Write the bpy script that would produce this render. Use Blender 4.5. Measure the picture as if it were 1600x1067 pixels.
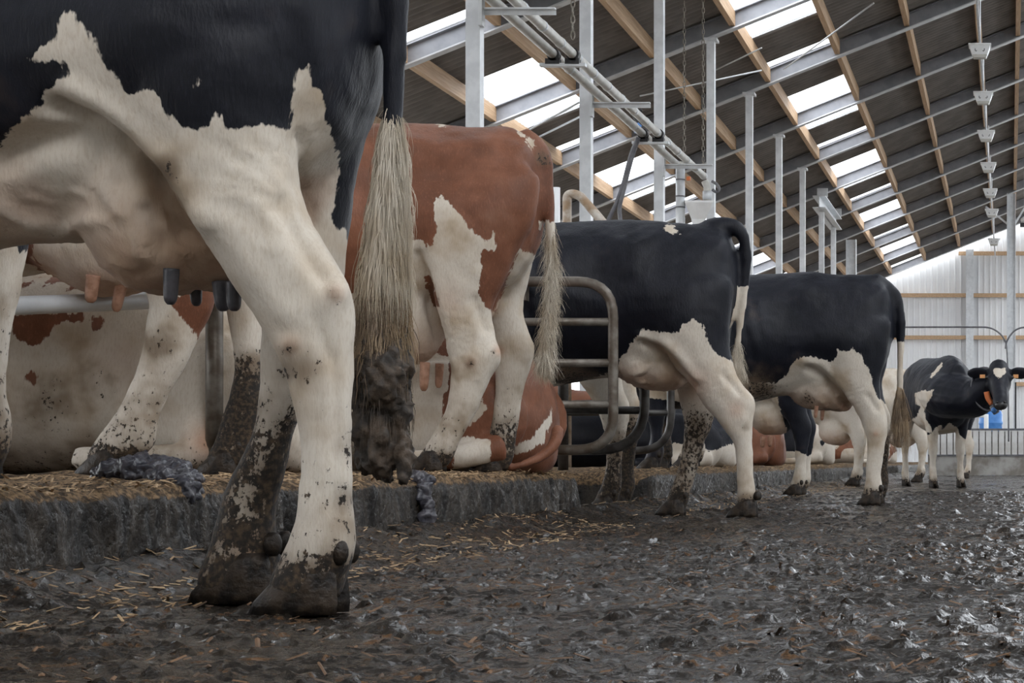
import bpy, math, random
import numpy as np
from mathutils import Vector, Matrix

for _o in list(bpy.data.objects):
    bpy.data.objects.remove(_o)
SC = bpy.context.scene
COL = SC.collection
random.seed(7)
RNG = np.random.RandomState(11)

# ------------------------------------------------------------------ camera, sky, exposure
F = 2800.0                      # focal length in pixels of the 1600 x 1067 frame
PX, PY = 1578.0, 720.0          # vanishing point of the barn (one-point perspective, cropped frame)
CH = 0.267                      # camera height
cam_d = bpy.data.cameras.new('camera')
cam = bpy.data.objects.new('camera', cam_d)
COL.objects.link(cam)
cam.location = (0, 0, CH)
cam.rotation_euler = (math.pi / 2, 0, 0)
cam_d.sensor_width = 36.0
cam_d.lens = F / 1600.0 * 36.0
cam_d.shift_x = -(PX - 800.0) / 1600.0
cam_d.shift_y = (PY - 533.5) / 1600.0
cam_d.clip_start = 0.05
cam_d.clip_end = 300
SC.camera = cam

wd = bpy.data.worlds.new('overcast_sky')
SC.world = wd
wd.use_nodes = True
_bg = wd.node_tree.nodes['Background']
_bg.inputs[0].default_value = (0.93, 0.965, 1.0, 1)
_bg.inputs[1].default_value = 1.6

sun_d = bpy.data.lights.new('sun', 'SUN')
sun_d.energy = 0.6
sun_d.angle = math.radians(50)
sun_d.color = (1.0, 0.97, 0.93)
sun = bpy.data.objects.new('sun', sun_d)
COL.objects.link(sun)
sun.rotation_euler = (math.radians(38), math.radians(26), 0)

SC.view_settings.view_transform = 'Standard'
SC.view_settings.look = 'None'
SC.view_settings.gamma = 1.0
SC.view_settings.use_curve_mapping = False
SC.view_settings.exposure = 1.62

# ------------------------------------------------------------------ helpers
def W(px, py, d):
    """a point of the place that lies d metres down the barn"""
    return ((px - PX) * d / F, d, CH + (PY - py) * d / F)

_P = RNG.rand(64, 64, 64)
def vnoise(p):
    p = np.asarray(p, float)
    i = np.floor(p).astype(int)
    f = p - i
    f = f * f * f * (f * (f * 6 - 15) + 10)
    i0 = i & 63
    i1 = (i + 1) & 63
    x0, y0, z0 = i0[..., 0], i0[..., 1], i0[..., 2]
    x1, y1, z1 = i1[..., 0], i1[..., 1], i1[..., 2]
    fx, fy, fz = f[..., 0], f[..., 1], f[..., 2]
    a = _P[x0, y0, z0] * (1 - fx) + _P[x1, y0, z0] * fx
    b = _P[x0, y1, z0] * (1 - fx) + _P[x1, y1, z0] * fx
    c = _P[x0, y0, z1] * (1 - fx) + _P[x1, y0, z1] * fx
    d = _P[x0, y1, z1] * (1 - fx) + _P[x1, y1, z1] * fx
    return (a * (1 - fy) + b * fy) * (1 - fz) + (c * (1 - fy) + d * fy) * fz

def fbm(p, octs=4, gain=0.5):
    p = np.asarray(p, float)
    s, a, t = 0, 1.0, 0
    for k in range(octs):
        s = s + a * vnoise(p * (2.03 ** k) + 17.3 * k)
        t += a
        a *= gain
    return s / t

class MB:
    """collects shapes into one mesh"""
    def __init__(self):
        self.v, self.f, self.n = [], [], 0
    def add(self, verts, faces):
        verts = np.asarray(verts, float)
        self.v.append(verts)
        self.f += [tuple(i + self.n for i in q) for q in faces]
        self.n += len(verts)
        return self
    def loft(self, rings, cap=True, closed=True):
        rings = np.asarray(rings, float)
        m, k = rings.shape[0], rings.shape[1]
        fs = []
        for i in range(m - 1):
            for j in range(k if closed else k - 1):
                j2 = (j + 1) % k
                fs.append((i * k + j, i * k + j2, (i + 1) * k + j2, (i + 1) * k + j))
        if cap and closed:
            fs.append(tuple(range(k - 1, -1, -1)))
            fs.append(tuple((m - 1) * k + j for j in range(k)))
        return self.add(rings.reshape(-1, 3), fs)
    def tube(self, pts, r, n=10, flat=1.0, samples=0):
        pts = np.asarray(pts, float)
        r = np.full(len(pts), r, float) if np.isscalar(r) else np.asarray(r, float)
        if samples:
            pts, r = spline(pts, r, samples)
        t = np.gradient(pts, axis=0)
        t /= np.linalg.norm(t, axis=1)[:, None] + 1e-12
        up = np.array([0, 1.0, 0]) if abs(t[0][1]) < 0.9 else np.array([1.0, 0, 0])
        a = np.cross(t[0], up); a /= np.linalg.norm(a)
        rings = []
        for i in range(len(pts)):
            a = a - t[i] * np.dot(a, t[i]); a /= np.linalg.norm(a)
            b = np.cross(t[i], a)
            ang = np.linspace(0, 2 * math.pi, n, endpoint=False)
            rings.append(pts[i] + r[i] * (np.cos(ang)[:, None] * a * flat + np.sin(ang)[:, None] * b))
        return self.loft(rings)
    def box(self, c, s, rot=None):
        c = np.array(c, float); s = np.array(s, float) / 2
        v = np.array([[x, y, z] for x in (-1, 1) for y in (-1, 1) for z in (-1, 1)], float) * s
        if rot is not None:
            v = v @ np.array(rot).T
        return self.add(v + c, [(0, 1, 3, 2), (4, 6, 7, 5), (0, 4, 5, 1), (2, 3, 7, 6), (0, 2, 6, 4), (1, 5, 7, 3)])
    def bar(self, a, b, w, h):
        """rectangular bar from a to b, h measured in the vertical plane"""
        a, b = np.array(a, float), np.array(b, float)
        t = b - a; L = np.linalg.norm(t); t /= L
        s = np.cross(t, [0, 0, 1.0])
        if np.linalg.norm(s) < 1e-6: s = np.array([1.0, 0, 0])
        s /= np.linalg.norm(s); u = np.cross(s, t)
        return self.box((a + b) / 2, (L, w, h), np.array([t, s, u]).T)
    def ball(self, c, r, n=14, m=9, rot=None):
        c = np.array(c, float); r = np.array([r] * 3 if np.isscalar(r) else r, float)
        rings = []
        for i in range(1, m):
            ph = math.pi * i / m - math.pi / 2
            ang = np.linspace(0, 2 * math.pi, n, endpoint=False)
            q = np.stack([np.cos(ang) * math.cos(ph), np.sin(ang) * math.cos(ph), np.full(n, math.sin(ph))], 1) * r
            if rot is not None: q = q @ np.array(rot).T
            rings.append(q + c)
        return self.loft(rings)
    def arrays(self):
        return np.concatenate(self.v), self.f
    def mesh(self, name, smooth=False):
        v, f = self.arrays()
        me = bpy.data.meshes.new(name)
        me.from_pydata(v.tolist(), [], f)
        me.update()
        if smooth:
            me.shade_smooth()
        return me
    def build(self, name, mat=None, parent=None, smooth=False):
        return link(name, self.mesh(name, smooth), mat, parent)

def spline(pts, r, n):
    """Catmull-Rom through pts"""
    P = np.column_stack([pts, r])
    m = len(P)
    out = []
    tt = np.linspace(0, m - 1, n)
    for t in tt:
        i = min(int(t), m - 2); u = t - i
        p0 = P[max(i - 1, 0)]; p1 = P[i]; p2 = P[i + 1]; p3 = P[min(i + 2, m - 1)]
        out.append(0.5 * (2 * p1 + (p2 - p0) * u + (2 * p0 - 5 * p1 + 4 * p2 - p3) * u * u + (3 * p1 - p0 - 3 * p2 + p3) * u ** 3))
    out = np.array(out)
    return out[:, :3], np.maximum(out[:, 3], 1e-4)

def hermite(keys, n):
    """smooth rows of keys along their first column"""
    K = np.array(sorted(keys), float)
    x = K[:, 0]
    sl = np.gradient(K, x, axis=0)
    xs = np.linspace(x[0], x[-1], n)
    idx = np.clip(np.searchsorted(x, xs, side='right') - 1, 0, len(x) - 2)
    h = (x[idx + 1] - x[idx])
    u = ((xs - x[idx]) / h)[:, None]; h = h[:, None]
    a, b, ma, mb = K[idx], K[idx + 1], sl[idx] * h, sl[idx + 1] * h
    out = (2 * u ** 3 - 3 * u ** 2 + 1) * a + (u ** 3 - 2 * u ** 2 + u) * ma + (-2 * u ** 3 + 3 * u ** 2) * b + (u ** 3 - u ** 2) * mb
    out[:, 0] = xs
    return out

def link(name, me, mat=None, parent=None):
    o = bpy.data.objects.new(name, me)
    COL.objects.link(o)
    if mat is not None and me is not None and len(me.materials) == 0:
        me.materials.append(mat)
    if parent is not None:
        o.parent = parent
    return o

def tag(o, label=None, cat=None, group=None, kind=None):
    if label: o['label'] = label
    if cat: o['category'] = cat
    if group: o['group'] = group
    if kind: o['kind'] = kind
    return o

def empty(name, loc, label=None, cat=None, group=None, kind=None, rz=0.0):
    o = bpy.data.objects.new(name, None)
    COL.objects.link(o)
    o.location = loc
    o.rotation_euler = (0, 0, rz)
    o.empty_display_size = 0.1
    return tag(o, label, cat, group, kind)

# ------------------------------------------------------------------ materials
def newmat(name):
    m = bpy.data.materials.new(name)
    m.use_nodes = True
    return m, m.node_tree.nodes, m.node_tree.links, m.node_tree.nodes['Principled BSDF']

def N(nodes, t, **kw):
    n = nodes.new(t)
    for k, v in kw.items(): setattr(n, k, v)
    return n

def math_node(nodes, links, op, a, b=None, clamp=False):
    n = N(nodes, 'ShaderNodeMath', operation=op, use_clamp=clamp)
    for i, q in enumerate((a, b)):
        if q is None: continue
        if isinstance(q, (int, float)): n.inputs[i].default_value = q
        else: links.new(q, n.inputs[i])
    return n.outputs[0]

def mixc(nodes, links, fac, a, b):
    n = N(nodes, 'ShaderNodeMix', data_type='RGBA')
    if isinstance(fac, (int, float)): n.inputs[0].default_value = fac
    else: links.new(fac, n.inputs[0])
    for q, i in ((a, 6), (b, 7)):
        if isinstance(q, tuple): n.inputs[i].default_value = (*q, 1)
        else: links.new(q, n.inputs[i])
    return n.outputs[2]

def noise(nodes, links, vec, scale, detail=3, rough=0.55):
    n = N(nodes, 'ShaderNodeTexNoise')
    n.inputs['Scale'].default_value = scale
    n.inputs['Detail'].default_value = detail
    n.inputs['Roughness'].default_value = rough
    if vec is not None: links.new(vec, n.inputs['Vector'])
    return n.outputs['Fac']

def mapped(nodes, links, scale=(1, 1, 1), rot=(0, 0, 0), which='Object'):
    tc = N(nodes, 'ShaderNodeTexCoord')
    mp = N(nodes, 'ShaderNodeMapping')
    mp.inputs['Scale'].default_value = scale
    mp.inputs['Rotation'].default_value = rot
    links.new(tc.outputs[which], mp.inputs['Vector'])
    return mp.outputs['Vector']

def smooth01(nodes, links, v, lo, hi):
    n = N(nodes, 'ShaderNodeMapRange', interpolation_type='SMOOTHSTEP')
    links.new(v, n.inputs[0])
    n.inputs[1].default_value = lo; n.inputs[2].default_value = hi
    return n.outputs[0]

def bump(nodes, links, h, strength, dist, bsdf, prev=None):
    b = N(nodes, 'ShaderNodeBump')
    b.inputs['Strength'].default_value = strength
    b.inputs['Distance'].default_value = dist
    links.new(h, b.inputs['Height'])
    if prev is not None: links.new(prev, b.inputs['Normal'])
    if bsdf is not None: links.new(b.outputs[0], bsdf.inputs['Normal'])
    return b.outputs[0]

def simple(name, c1, c2=None, scale=20, rough=0.5, metal=0.0, bmp=0.0, stretch=(1, 1, 1), spec=0.5, lo=0.35, hi=0.65):
    m, ns, ls, b = newmat(name)
    b.inputs['Roughness'].default_value = rough
    b.inputs['Metallic'].default_value = metal
    b.inputs['Specular IOR Level'].default_value = spec
    if c2 is None:
        b.inputs['Base Color'].default_value = (*c1, 1)
    else:
        v = mapped(ns, ls, stretch)
        n = noise(ns, ls, v, scale, 4)
        ls.new(mixc(ns, ls, smooth01(ns, ls, n, lo, hi), c1, c2), b.inputs['Base Color'])
        if bmp: bump(ns, ls, n, bmp, 0.01, b)
    return m

def coat(name, dark, white=(0.66, 0.60, 0.52), cream=(0.50, 0.40, 0.29), seed=0.0, hairdir=(1, 1, 0.3), edge=1.0, sheen_c=None):
    """cow hide: vertex data say which patch, how dirty, how bare; colour, hair and grime are procedural"""
    m, ns, ls, b = newmat(name)
    at = lambda q: N(ns, 'ShaderNodeAttribute', attribute_name=q).outputs['Fac']
    v = mapped(ns, ls)
    hv = mapped(ns, ls, hairdir)
    n_big = noise(ns, ls, v, 5 + seed, 3)
    n_mid = noise(ns, ls, v, 22, 3)
    n_hair = noise(ns, ls, hv, 170, 3, 0.6)
    n_tuft = noise(ns, ls, hv, 60, 3, 0.6)
    # patch edge broken up by tufts of hair
    e = math_node(ns, ls, 'MULTIPLY', math_node(ns, ls, 'SUBTRACT', n_mid, 0.5), 0.045 * edge)
    e2 = math_node(ns, ls, 'MULTIPLY', math_node(ns, ls, 'SUBTRACT', n_tuft, 0.5), 0.055 * edge)
    p = math_node(ns, ls, 'ADD', math_node(ns, ls, 'ADD', at('patch'), e), e2)
    pm = smooth01(ns, ls, p, -0.003, 0.003)
    # white hair, warm where it is thin or stained
    wcol = mixc(ns, ls, smooth01(ns, ls, n_big, 0.42, 0.72), white, cream)
    wcol = mixc(ns, ls, math_node(ns, ls, 'MULTIPLY', smooth01(ns, ls, n_hair, 0.42, 0.75), 0.35), wcol, (0.44, 0.35, 0.25))
    wcol = mixc(ns, ls, at('skin'), wcol, mixc(ns, ls, smooth01(ns, ls, n_mid, 0.35, 0.7), (0.56, 0.36, 0.25), (0.42, 0.22, 0.14)))
    d2 = tuple(min(1, c * 1.7 + 0.004) for c in dark)
    dcol = mixc(ns, ls, smooth01(ns, ls, n_big, 0.35, 0.75), dark, d2)
    dcol = mixc(ns, ls, math_node(ns, ls, 'MULTIPLY', smooth01(ns, ls, n_hair, 0.5, 0.8), 0.5), dcol, tuple(min(1, c * 2.2 + 0.006) for c in dark))
    col = mixc(ns, ls, pm, wcol, dcol)
    # grime: a wash, then splashes
    dirt = at('dirt')
    n_sp = noise(ns, ls, mapped(ns, ls, (1, 1, 0.75)), 62, 6, 0.68)
    wash = math_node(ns, ls, 'MULTIPLY', smooth01(ns, ls, math_node(ns, ls, 'ADD', n_big, math_node(ns, ls, 'MULTIPLY', dirt, 0.75)), 0.60, 1.05), 0.85, True)
    col = mixc(ns, ls, wash, col, (0.15, 0.105, 0.07))
    sp = smooth01(ns, ls, math_node(ns, ls, 'ADD', n_sp, math_node(ns, ls, 'MULTIPLY', dirt, 0.42)), 0.735, 0.79)
    sp = math_node(ns, ls, 'MULTIPLY', sp, math_node(ns, ls, 'MULTIPLY', dirt, 12.0, True), True)
    n_d = noise(ns, ls, v, 80, 3)
    col = mixc(ns, ls, sp, col, mixc(ns, ls, smooth01(ns, ls, n_d, 0.4, 0.7), (0.022, 0.018, 0.015), (0.085, 0.058, 0.036)))
    ls.new(col, b.inputs['Base Color'])
    rr = mixc(ns, ls, pm, (0.75, 0.75, 0.75), (0.5, 0.5, 0.5))
    ls.new(rr, b.inputs['Roughness'])
    b.inputs['Specular IOR Level'].default_value = 0.26
    b.inputs['Sheen Weight'].default_value = 0.04
    b.inputs['Sheen Roughness'].default_value = 0.45
    b.inputs['Sheen Tint'].default_value = (0.75, 0.85, 1.0, 1)
    b1 = bump(ns, ls, n_hair, 0.35, 0.004, None)
    b2 = bump(ns, ls, n_tuft, 0.25, 0.008, None, b1)
    bump(ns, ls, sp, 0.35, 0.006, b, b2)
    return m

M = {}
M['coat_black'] = coat('black_and_white_hide', (0.0050, 0.0058, 0.0105), edge=0.7)
M['coat_red'] = coat('red_and_white_hide', (0.150, 0.060, 0.033), seed=1.0, edge=0.7)
M['hoof'] = simple('muddy_hoof_horn', (0.009, 0.007, 0.006), (0.040, 0.028, 0.019), 30, 0.5, bmp=0.9, spec=0.3)
M['dung'] = simple('caked_dung', (0.022, 0.017, 0.013), (0.075, 0.052, 0.035), 30, 0.7, bmp=0.8)
M['switch_white'] = simple('white_tail_hair', (0.62, 0.56, 0.47), (0.45, 0.37, 0.27), 9, 0.6)
M['switch_dirty'] = simple('dirty_tail_hair', (0.36, 0.26, 0.16), (0.14, 0.095, 0.06), 9, 0.65)
M['switch_black'] = simple('black_tail_hair', (0.012, 0.012, 0.015), (0.03, 0.028, 0.028), 9, 0.55)
M['teat_pink'] = simple('pink_teat_skin', (0.45, 0.25, 0.17), (0.30, 0.15, 0.09), 40, 0.55, bmp=0.3)
M['teat_dark'] = simple('dark_teat_skin', (0.035, 0.036, 0.045), (0.07, 0.065, 0.075), 30, 0.45, bmp=0.3)
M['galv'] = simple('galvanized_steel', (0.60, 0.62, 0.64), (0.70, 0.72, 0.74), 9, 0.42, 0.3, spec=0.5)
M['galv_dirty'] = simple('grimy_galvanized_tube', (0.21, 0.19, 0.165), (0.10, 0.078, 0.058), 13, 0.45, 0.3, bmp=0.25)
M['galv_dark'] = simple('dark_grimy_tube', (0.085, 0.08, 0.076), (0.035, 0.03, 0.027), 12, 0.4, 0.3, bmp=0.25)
M['rafter'] = simple('grey_painted_beam', (0.20, 0.205, 0.225), (0.27, 0.275, 0.295), 3, 0.5, 0.2)
M['flange'] = simple('zinc_beam_flange', (0.52, 0.53, 0.55), (0.62, 0.63, 0.65), 5, 0.45, 0.3)
M['wood'] = simple('pine_timber', (0.42, 0.27, 0.155), (0.55, 0.38, 0.235), 6, 0.65, stretch=(6, 0.25, 6))
M['sheet'] = simple('fibre_cement_sheet', (0.20, 0.185, 0.172), (0.15, 0.138, 0.128), 2.5, 0.85)
M['white_metal'] = simple('white_coated_metal', (0.86, 0.87, 0.88), (0.78, 0.79, 0.79), 5, 0.45)
M['plastic'] = simple('white_plastic_pipe', (0.60, 0.59, 0.55), (0.48, 0.47, 0.43), 7, 0.4)
M['black_rubber'] = simple('black_rubber', (0.02, 0.02, 0.022), None, rough=0.5)
M['hose'] = simple('grey_hose', (0.10, 0.10, 0.115), (0.16, 0.16, 0.17), 10, 0.35)
M['blue'] = simple('blue_plastic', (0.06, 0.23, 0.62), (0.10, 0.30, 0.70), 6, 0.4)
M['orange'] = simple('orange_plastic', (0.62, 0.17, 0.05), None, rough=0.5)
M['tag'] = simple('yellow_orange_tag', (0.75, 0.36, 0.14), None, rough=0.5)
M['clad'] = simple('pale_grey_cladding', (0.80, 0.81, 0.82), (0.72, 0.73, 0.745), 0.8, 0.45)
M['concrete'] = simple('stained_concrete', (0.40, 0.39, 0.37), (0.20, 0.18, 0.155), 3.5, 0.7, bmp=0.4)
M['board'] = simple('stained_white_boards', (0.66, 0.66, 0.65), (0.42, 0.40, 0.37), 4, 0.6, stretch=(1, 1, 0.5))
M['eye'] = simple('dark_eye', (0.012, 0.010, 0.009), None, rough=0.12)
M['muzzle'] = simple('black_muzzle_skin', (0.016, 0.016, 0.018), (0.04, 0.038, 0.038), 40, 0.35)
M['chain'] = simple('pale_rope_chain', (0.34, 0.31, 0.26), (0.22, 0.20, 0.17), 30, 0.5, 0.3)
M['straw'] = simple('straw_and_chips', (0.48, 0.34, 0.20), (0.25, 0.155, 0.08), 8, 0.75)
M['chip_dark'] = simple('rotting_chips', (0.16, 0.085, 0.040), (0.07, 0.045, 0.028), 8, 0.7)
M['manure'] = simple('wet_manure', (0.030, 0.030, 0.040), (0.060, 0.056, 0.066), 25, 0.3, bmp=0.8)

def sky_sheet():
    m, ns, ls, b = newmat('clear_roof_sheet')
    ns.remove(b)
    out = [n for n in ns if n.type == 'OUTPUT_MATERIAL'][0]
    t = N(ns, 'ShaderNodeBsdfTransparent'); t.inputs[0].default_value = (0.95, 0.97, 1, 1)
    l = N(ns, 'ShaderNodeBsdfTranslucent'); l.inputs[0].default_value = (0.9, 0.92, 0.95, 1)
    x = N(ns, 'ShaderNodeMixShader'); x.inputs[0].default_value = 0.25
    ls.new(t.outputs[0], x.inputs[1]); ls.new(l.outputs[0], x.inputs[2]); ls.new(x.outputs[0], out.inputs[0])
    return m
M['skylight'] = sky_sheet()

def mud_mat():
    m, ns, ls, b = newmat('wet_slurry_floor')
    v = mapped(ns, ls)
    n0 = noise(ns, ls, v, 2.2, 3, 0.5)
    n1 = noise(ns, ls, v, 11, 5, 0.6)
    n2 = noise(ns, ls, v, 42, 4, 0.6)
    n3 = noise(ns, ls, v, 150, 3, 0.65)
    c = mixc(ns, ls, smooth01(ns, ls, n3, 0.35, 0.7), (0.007, 0.0056, 0.0046), (0.030, 0.024, 0.019))
    litter = smooth01(ns, ls, math_node(ns, ls, 'ADD', math_node(ns, ls, 'MULTIPLY', n1, 0.6), math_node(ns, ls, 'MULTIPLY', n2, 0.6)), 0.66, 0.74)
    c = mixc(ns, ls, math_node(ns, ls, 'MULTIPLY', litter, 0.75), c, mixc(ns, ls, smooth01(ns, ls, n3, 0.4, 0.6), (0.055, 0.030, 0.014), (0.17, 0.088, 0.038)))
    ls.new(c, b.inputs['Base Color'])
    # a film of liquid lies in patches, trodden solids between them stay dull
    film = smooth01(ns, ls, math_node(ns, ls, 'ADD', math_node(ns, ls, 'MULTIPLY', n2, 0.65), math_node(ns, ls, 'MULTIPLY', n0, 0.45)), 0.46, 0.55)
    film = math_node(ns, ls, 'MULTIPLY', film, math_node(ns, ls, 'SUBTRACT', 1.0, litter))
    rn = N(ns, 'ShaderNodeMapRange'); ls.new(film, rn.inputs[0]); rn.inputs[3].default_value = 0.62; rn.inputs[4].default_value = 0.09
    ls.new(rn.outputs[0], b.inputs['Roughness'])
    sn = N(ns, 'ShaderNodeMapRange'); ls.new(film, sn.inputs[0]); sn.inputs[3].default_value = 0.12; sn.inputs[4].default_value = 0.65
    ls.new(sn.outputs[0], b.inputs['Specular IOR Level'])
    b1 = bump(ns, ls, n2, 0.5, 0.010, None)
    bump(ns, ls, n3, 0.5, 0.005, b, b1)
    return m
M['mud'] = mud_mat()

def kerb_mat():
    m, ns, ls, b = newmat('slimed_concrete_kerb')
    v = mapped(ns, ls, (1, 1, 0.35))
    n1 = noise(ns, ls, v, 16, 6, 0.65)
    n2 = noise(ns, ls, mapped(ns, ls), 60, 4, 0.6)
    at = N(ns, 'ShaderNodeAttribute', attribute_name='top').outputs['Fac']
    face = mixc(ns, ls, smooth01(ns, ls, n1, 0.35, 0.7), (0.008, 0.0065, 0.0055), (0.052, 0.041, 0.031))
    top = mixc(ns, ls, smooth01(ns, ls, n2, 0.38, 0.66), (0.050, 0.034, 0.021), (0.27, 0.175, 0.095))
    mk = smooth01(ns, ls, math_node(ns, ls, 'ADD', at, math_node(ns, ls, 'MULTIPLY', math_node(ns, ls, 'SUBTRACT', n1, 0.5), 1.2)), 0.4, 0.6)
    ls.new(mixc(ns, ls, mk, face, top), b.inputs['Base Color'])
    rr = mixc(ns, ls, mk, mixc(ns, ls, smooth01(ns, ls, n2, 0.4, 0.6), (0.25, 0.25, 0.25), (0.75, 0.75, 0.75)), (0.85, 0.85, 0.85))
    b.inputs['Specular IOR Level'].default_value = 0.3
    ls.new(rr, b.inputs['Roughness'])
    b1 = bump(ns, ls, n1, 0.8, 0.03, None)
    bump(ns, ls, n2, 0.8, 0.012, b, b1)
    return m
M['kerb'] = kerb_mat()
# ------------------------------------------------------------------ floor, beds, kerbs
def floor_h(x, y):
    p = np.stack([x, y, np.zeros_like(x)], -1)
    a = fbm(p * np.array([9, 7, 1]), 3)
    b = fbm(p * np.array([34, 26, 1]) + 5.1, 3, 0.6)
    c = fbm(p * np.array([3.1, 2.3, 1]) + 9.7, 2)
    r = 1 - np.abs(2 * fbm(p * np.array([22, 17, 1]) + 31.7, 2) - 1)
    e = fbm(p * np.array([80, 60, 1]) + 2.2, 2, 0.6)
    g = fbm(p * np.array([26, 20, 1]) + 61.3, 3, 0.55)
    clump = np.clip(g - 0.58, 0, 0.2) * 0.055 + np.clip(fbm(p * np.array([11, 9, 1]) + 44.4, 3) - 0.72, 0, 0.05) * 0.28
    h = (c - 0.5) * 0.010 + (a - 0.5) * 0.004 + (b - 0.5) * 0.009 + (e - 0.5) * 0.008 + clump
    heap = np.exp(-((x + 2.02 + 0.10 * (fbm(p * 1.7 + 3.3, 2) - 0.5)) / 0.13) ** 2)      # muck pushed against the kerb
    return h + heap * (0.045 + 0.07 * (a - 0.35)) - 0.012

fm = MB()
for (y0, y1, x0, x1, sy, sx) in ((0.9, 6.0, -2.25, 1.0, 0.012, 0.0105), (6.0, 16.0, -2.25, 1.3, 0.026, 0.019), (16.0, 61.0, -2.25, 2.4, 0.10, 0.05)):
    ny, nx = int((y1 - y0) / sy) + 1, int((x1 - x0) / sx) + 1
    X, Y = np.meshgrid(np.linspace(x0, x1, nx), np.linspace(y0, y1, ny))
    Z = floor_h(X, Y)
    V = np.stack([X, Y, Z], -1).reshape(-1, 3)
    i = (np.arange(ny - 1)[:, None] * nx + np.arange(nx - 1)[None]).ravel()
    fm.add(V, np.stack([i, i + 1, i + nx + 1, i + nx], 1).tolist())
tag(fm.build('floor', M['mud'], None, True), 'dark wet slurry covered alley floor', kind='structure')

gm = MB().box((0, 30, -0.09), (60, 110, 0.1))
tag(gm.build('ground', M['concrete']), 'bare concrete ground around and under the barn', kind='structure')

def kerb(name, ya, yb, label, step=0.02, xin=-7.6):
    """bed platform: slimed front face, worn rounded nose, bedding on top"""
    prof = [(0.0, -0.03), (0.0, 0.02), (0.0, 0.05), (0.0, 0.08), (0.0, 0.11), (0.0, 0.14), (0.003, 0.165), (0.012, 0.185), (0.028, 0.2), (0.05, 0.207), (0.08, 0.21)]
    prof += [(q, 0.212) for q in (0.11, 0.14, 0.17, 0.2, 0.24, 0.28, 0.33, 0.4, 0.5, 0.6, 0.75, 0.95, 1.2, 1.6, 2.2, 3.2)] + [(-xin - 2.05, 0.212), (-xin - 2.05, -0.03)]
    prof = np.array(prof)
    ny = int((yb - ya) / step) + 1
    ys = np.linspace(ya, yb, ny)
    R = np.zeros((ny, len(prof), 3))
    R[:, :, 0] = -2.05 - prof[:, 0][None]
    R[:, :, 1] = ys[:, None]
    R[:, :, 2] = prof[:, 1][None]
    topw = np.clip((prof[:, 1] - 0.16) / 0.045, 0, 1)[None].repeat(ny, 0)
    edge = np.minimum(ys - ya, yb - ys)
    rnd = np.clip(1 - edge / 0.09, 0, 1) ** 2
    R[:, :, 0] -= 0.06 * rnd[:, None]
    R[:, :, 2] -= 0.05 * rnd[:, None] * topw
    p = R.reshape(-1, 3)
    n1 = fbm(p * 6, 3).reshape(ny, -1); n2 = fbm(p * 30 + 3, 3).reshape(ny, -1); n3 = fbm(p * 70 + 7, 2).reshape(ny, -1)
    n4 = fbm(p * [8, 14, 3] + 11, 3).reshape(ny, -1)
    R[:, :, 0] += ((n1 - 0.5) * 0.05 + (n2 - 0.5) * 0.03 + (n4 - 0.5) * 0.05) * (1 - topw * 0.5)
    R[:, :, 2] += topw * ((n1 - 0.5) * 0.05 + (n2 - 0.5) * 0.028 + (n3 - 0.5) * 0.012)
    mb = MB().loft(R, cap=True, closed=True)
    o = mb.build(name, M['kerb'], None, True)
    a = o.data.attributes.new('top', 'FLOAT', 'POINT')
    a.data.foreach_set('value', topw.ravel())
    return tag(o, label, kind='structure')
kerb('trim_1', 0.6, 8.62, 'near slimed concrete bed kerb with bedding on top', 0.016)
kerb('trim_2', 10.25, 60.0, 'far concrete bed kerb beyond the passage', 0.05)

# ------------------------------------------------------------------ roof
H0, SL = CH + 7.9, 0.40
def roof_z(x): return H0 + SL * x
RAFT = [14.5 + 3.82 * k for k in range(-5, 13)]
PURL = [3.0, 1.65, 0.15] + [-(0.56 + 1.153 * j) for j in range(0, 10)]
ceiling = empty('ceiling', (0, 0, 0), 'sloping corrugated barn roof on grey rafters and pine purlins', kind='structure')
tn = math.atan(SL); ct, st = math.cos(tn), math.sin(tn)

_sheet = {}
def sheet_mesh(w, L):
    key = (round(w, 3), round(L, 3))
    if key not in _sheet:
        n = max(4, int(L / 0.0297))
        ys = np.linspace(0, L, n + 1)
        zz = 0.026 * np.cos(ys / 0.178 * 2 * math.pi)
        mb = MB()
        rows = []
        for s, off in ((0, 0), (1, 0)):
            rows.append(np.stack([np.full(n + 1, -w * s), ys, zz - w * s * SL], 1))
        top = [r + np.array([0, 0, 0.008]) for r in rows]
        V = np.concatenate(rows + top)
        k = n + 1
        fs = [(i, i + 1, k + i + 1, k + i) for i in range(n)] + [(2 * k + i, 3 * k + i, 3 * k + i + 1, 2 * k + i + 1) for i in range(n)]
        _sheet[key] = MB().add(V, fs).mesh('roof_sheet', True)
    return _sheet[key]
_skl = {}
def panel(name, x, w, ya, yb, mat):
    me = sheet_mesh(w, yb - ya)
    if mat is M['skylight']:
        key = me.name
        if key not in _skl:
            n = max(4, int((yb - ya) / 0.0297)); ys = np.linspace(0, yb - ya, n + 1)
            zz = 0.026 * np.cos(ys / 0.178 * 2 * math.pi)
            V = np.concatenate([np.stack([np.full(n + 1, -w * s), ys, zz - w * s * SL], 1) for s in (0, 1)])
            _skl[key] = MB().add(V, [(i, i + 1, n + 2 + i, n + 1 + i) for i in range(n)]).mesh('skylight', True)
        me = _skl[key]
    o = link(name, me, mat, ceiling)
    o.location = (x, ya, roof_z(x) + 0.235)
    return o
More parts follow.
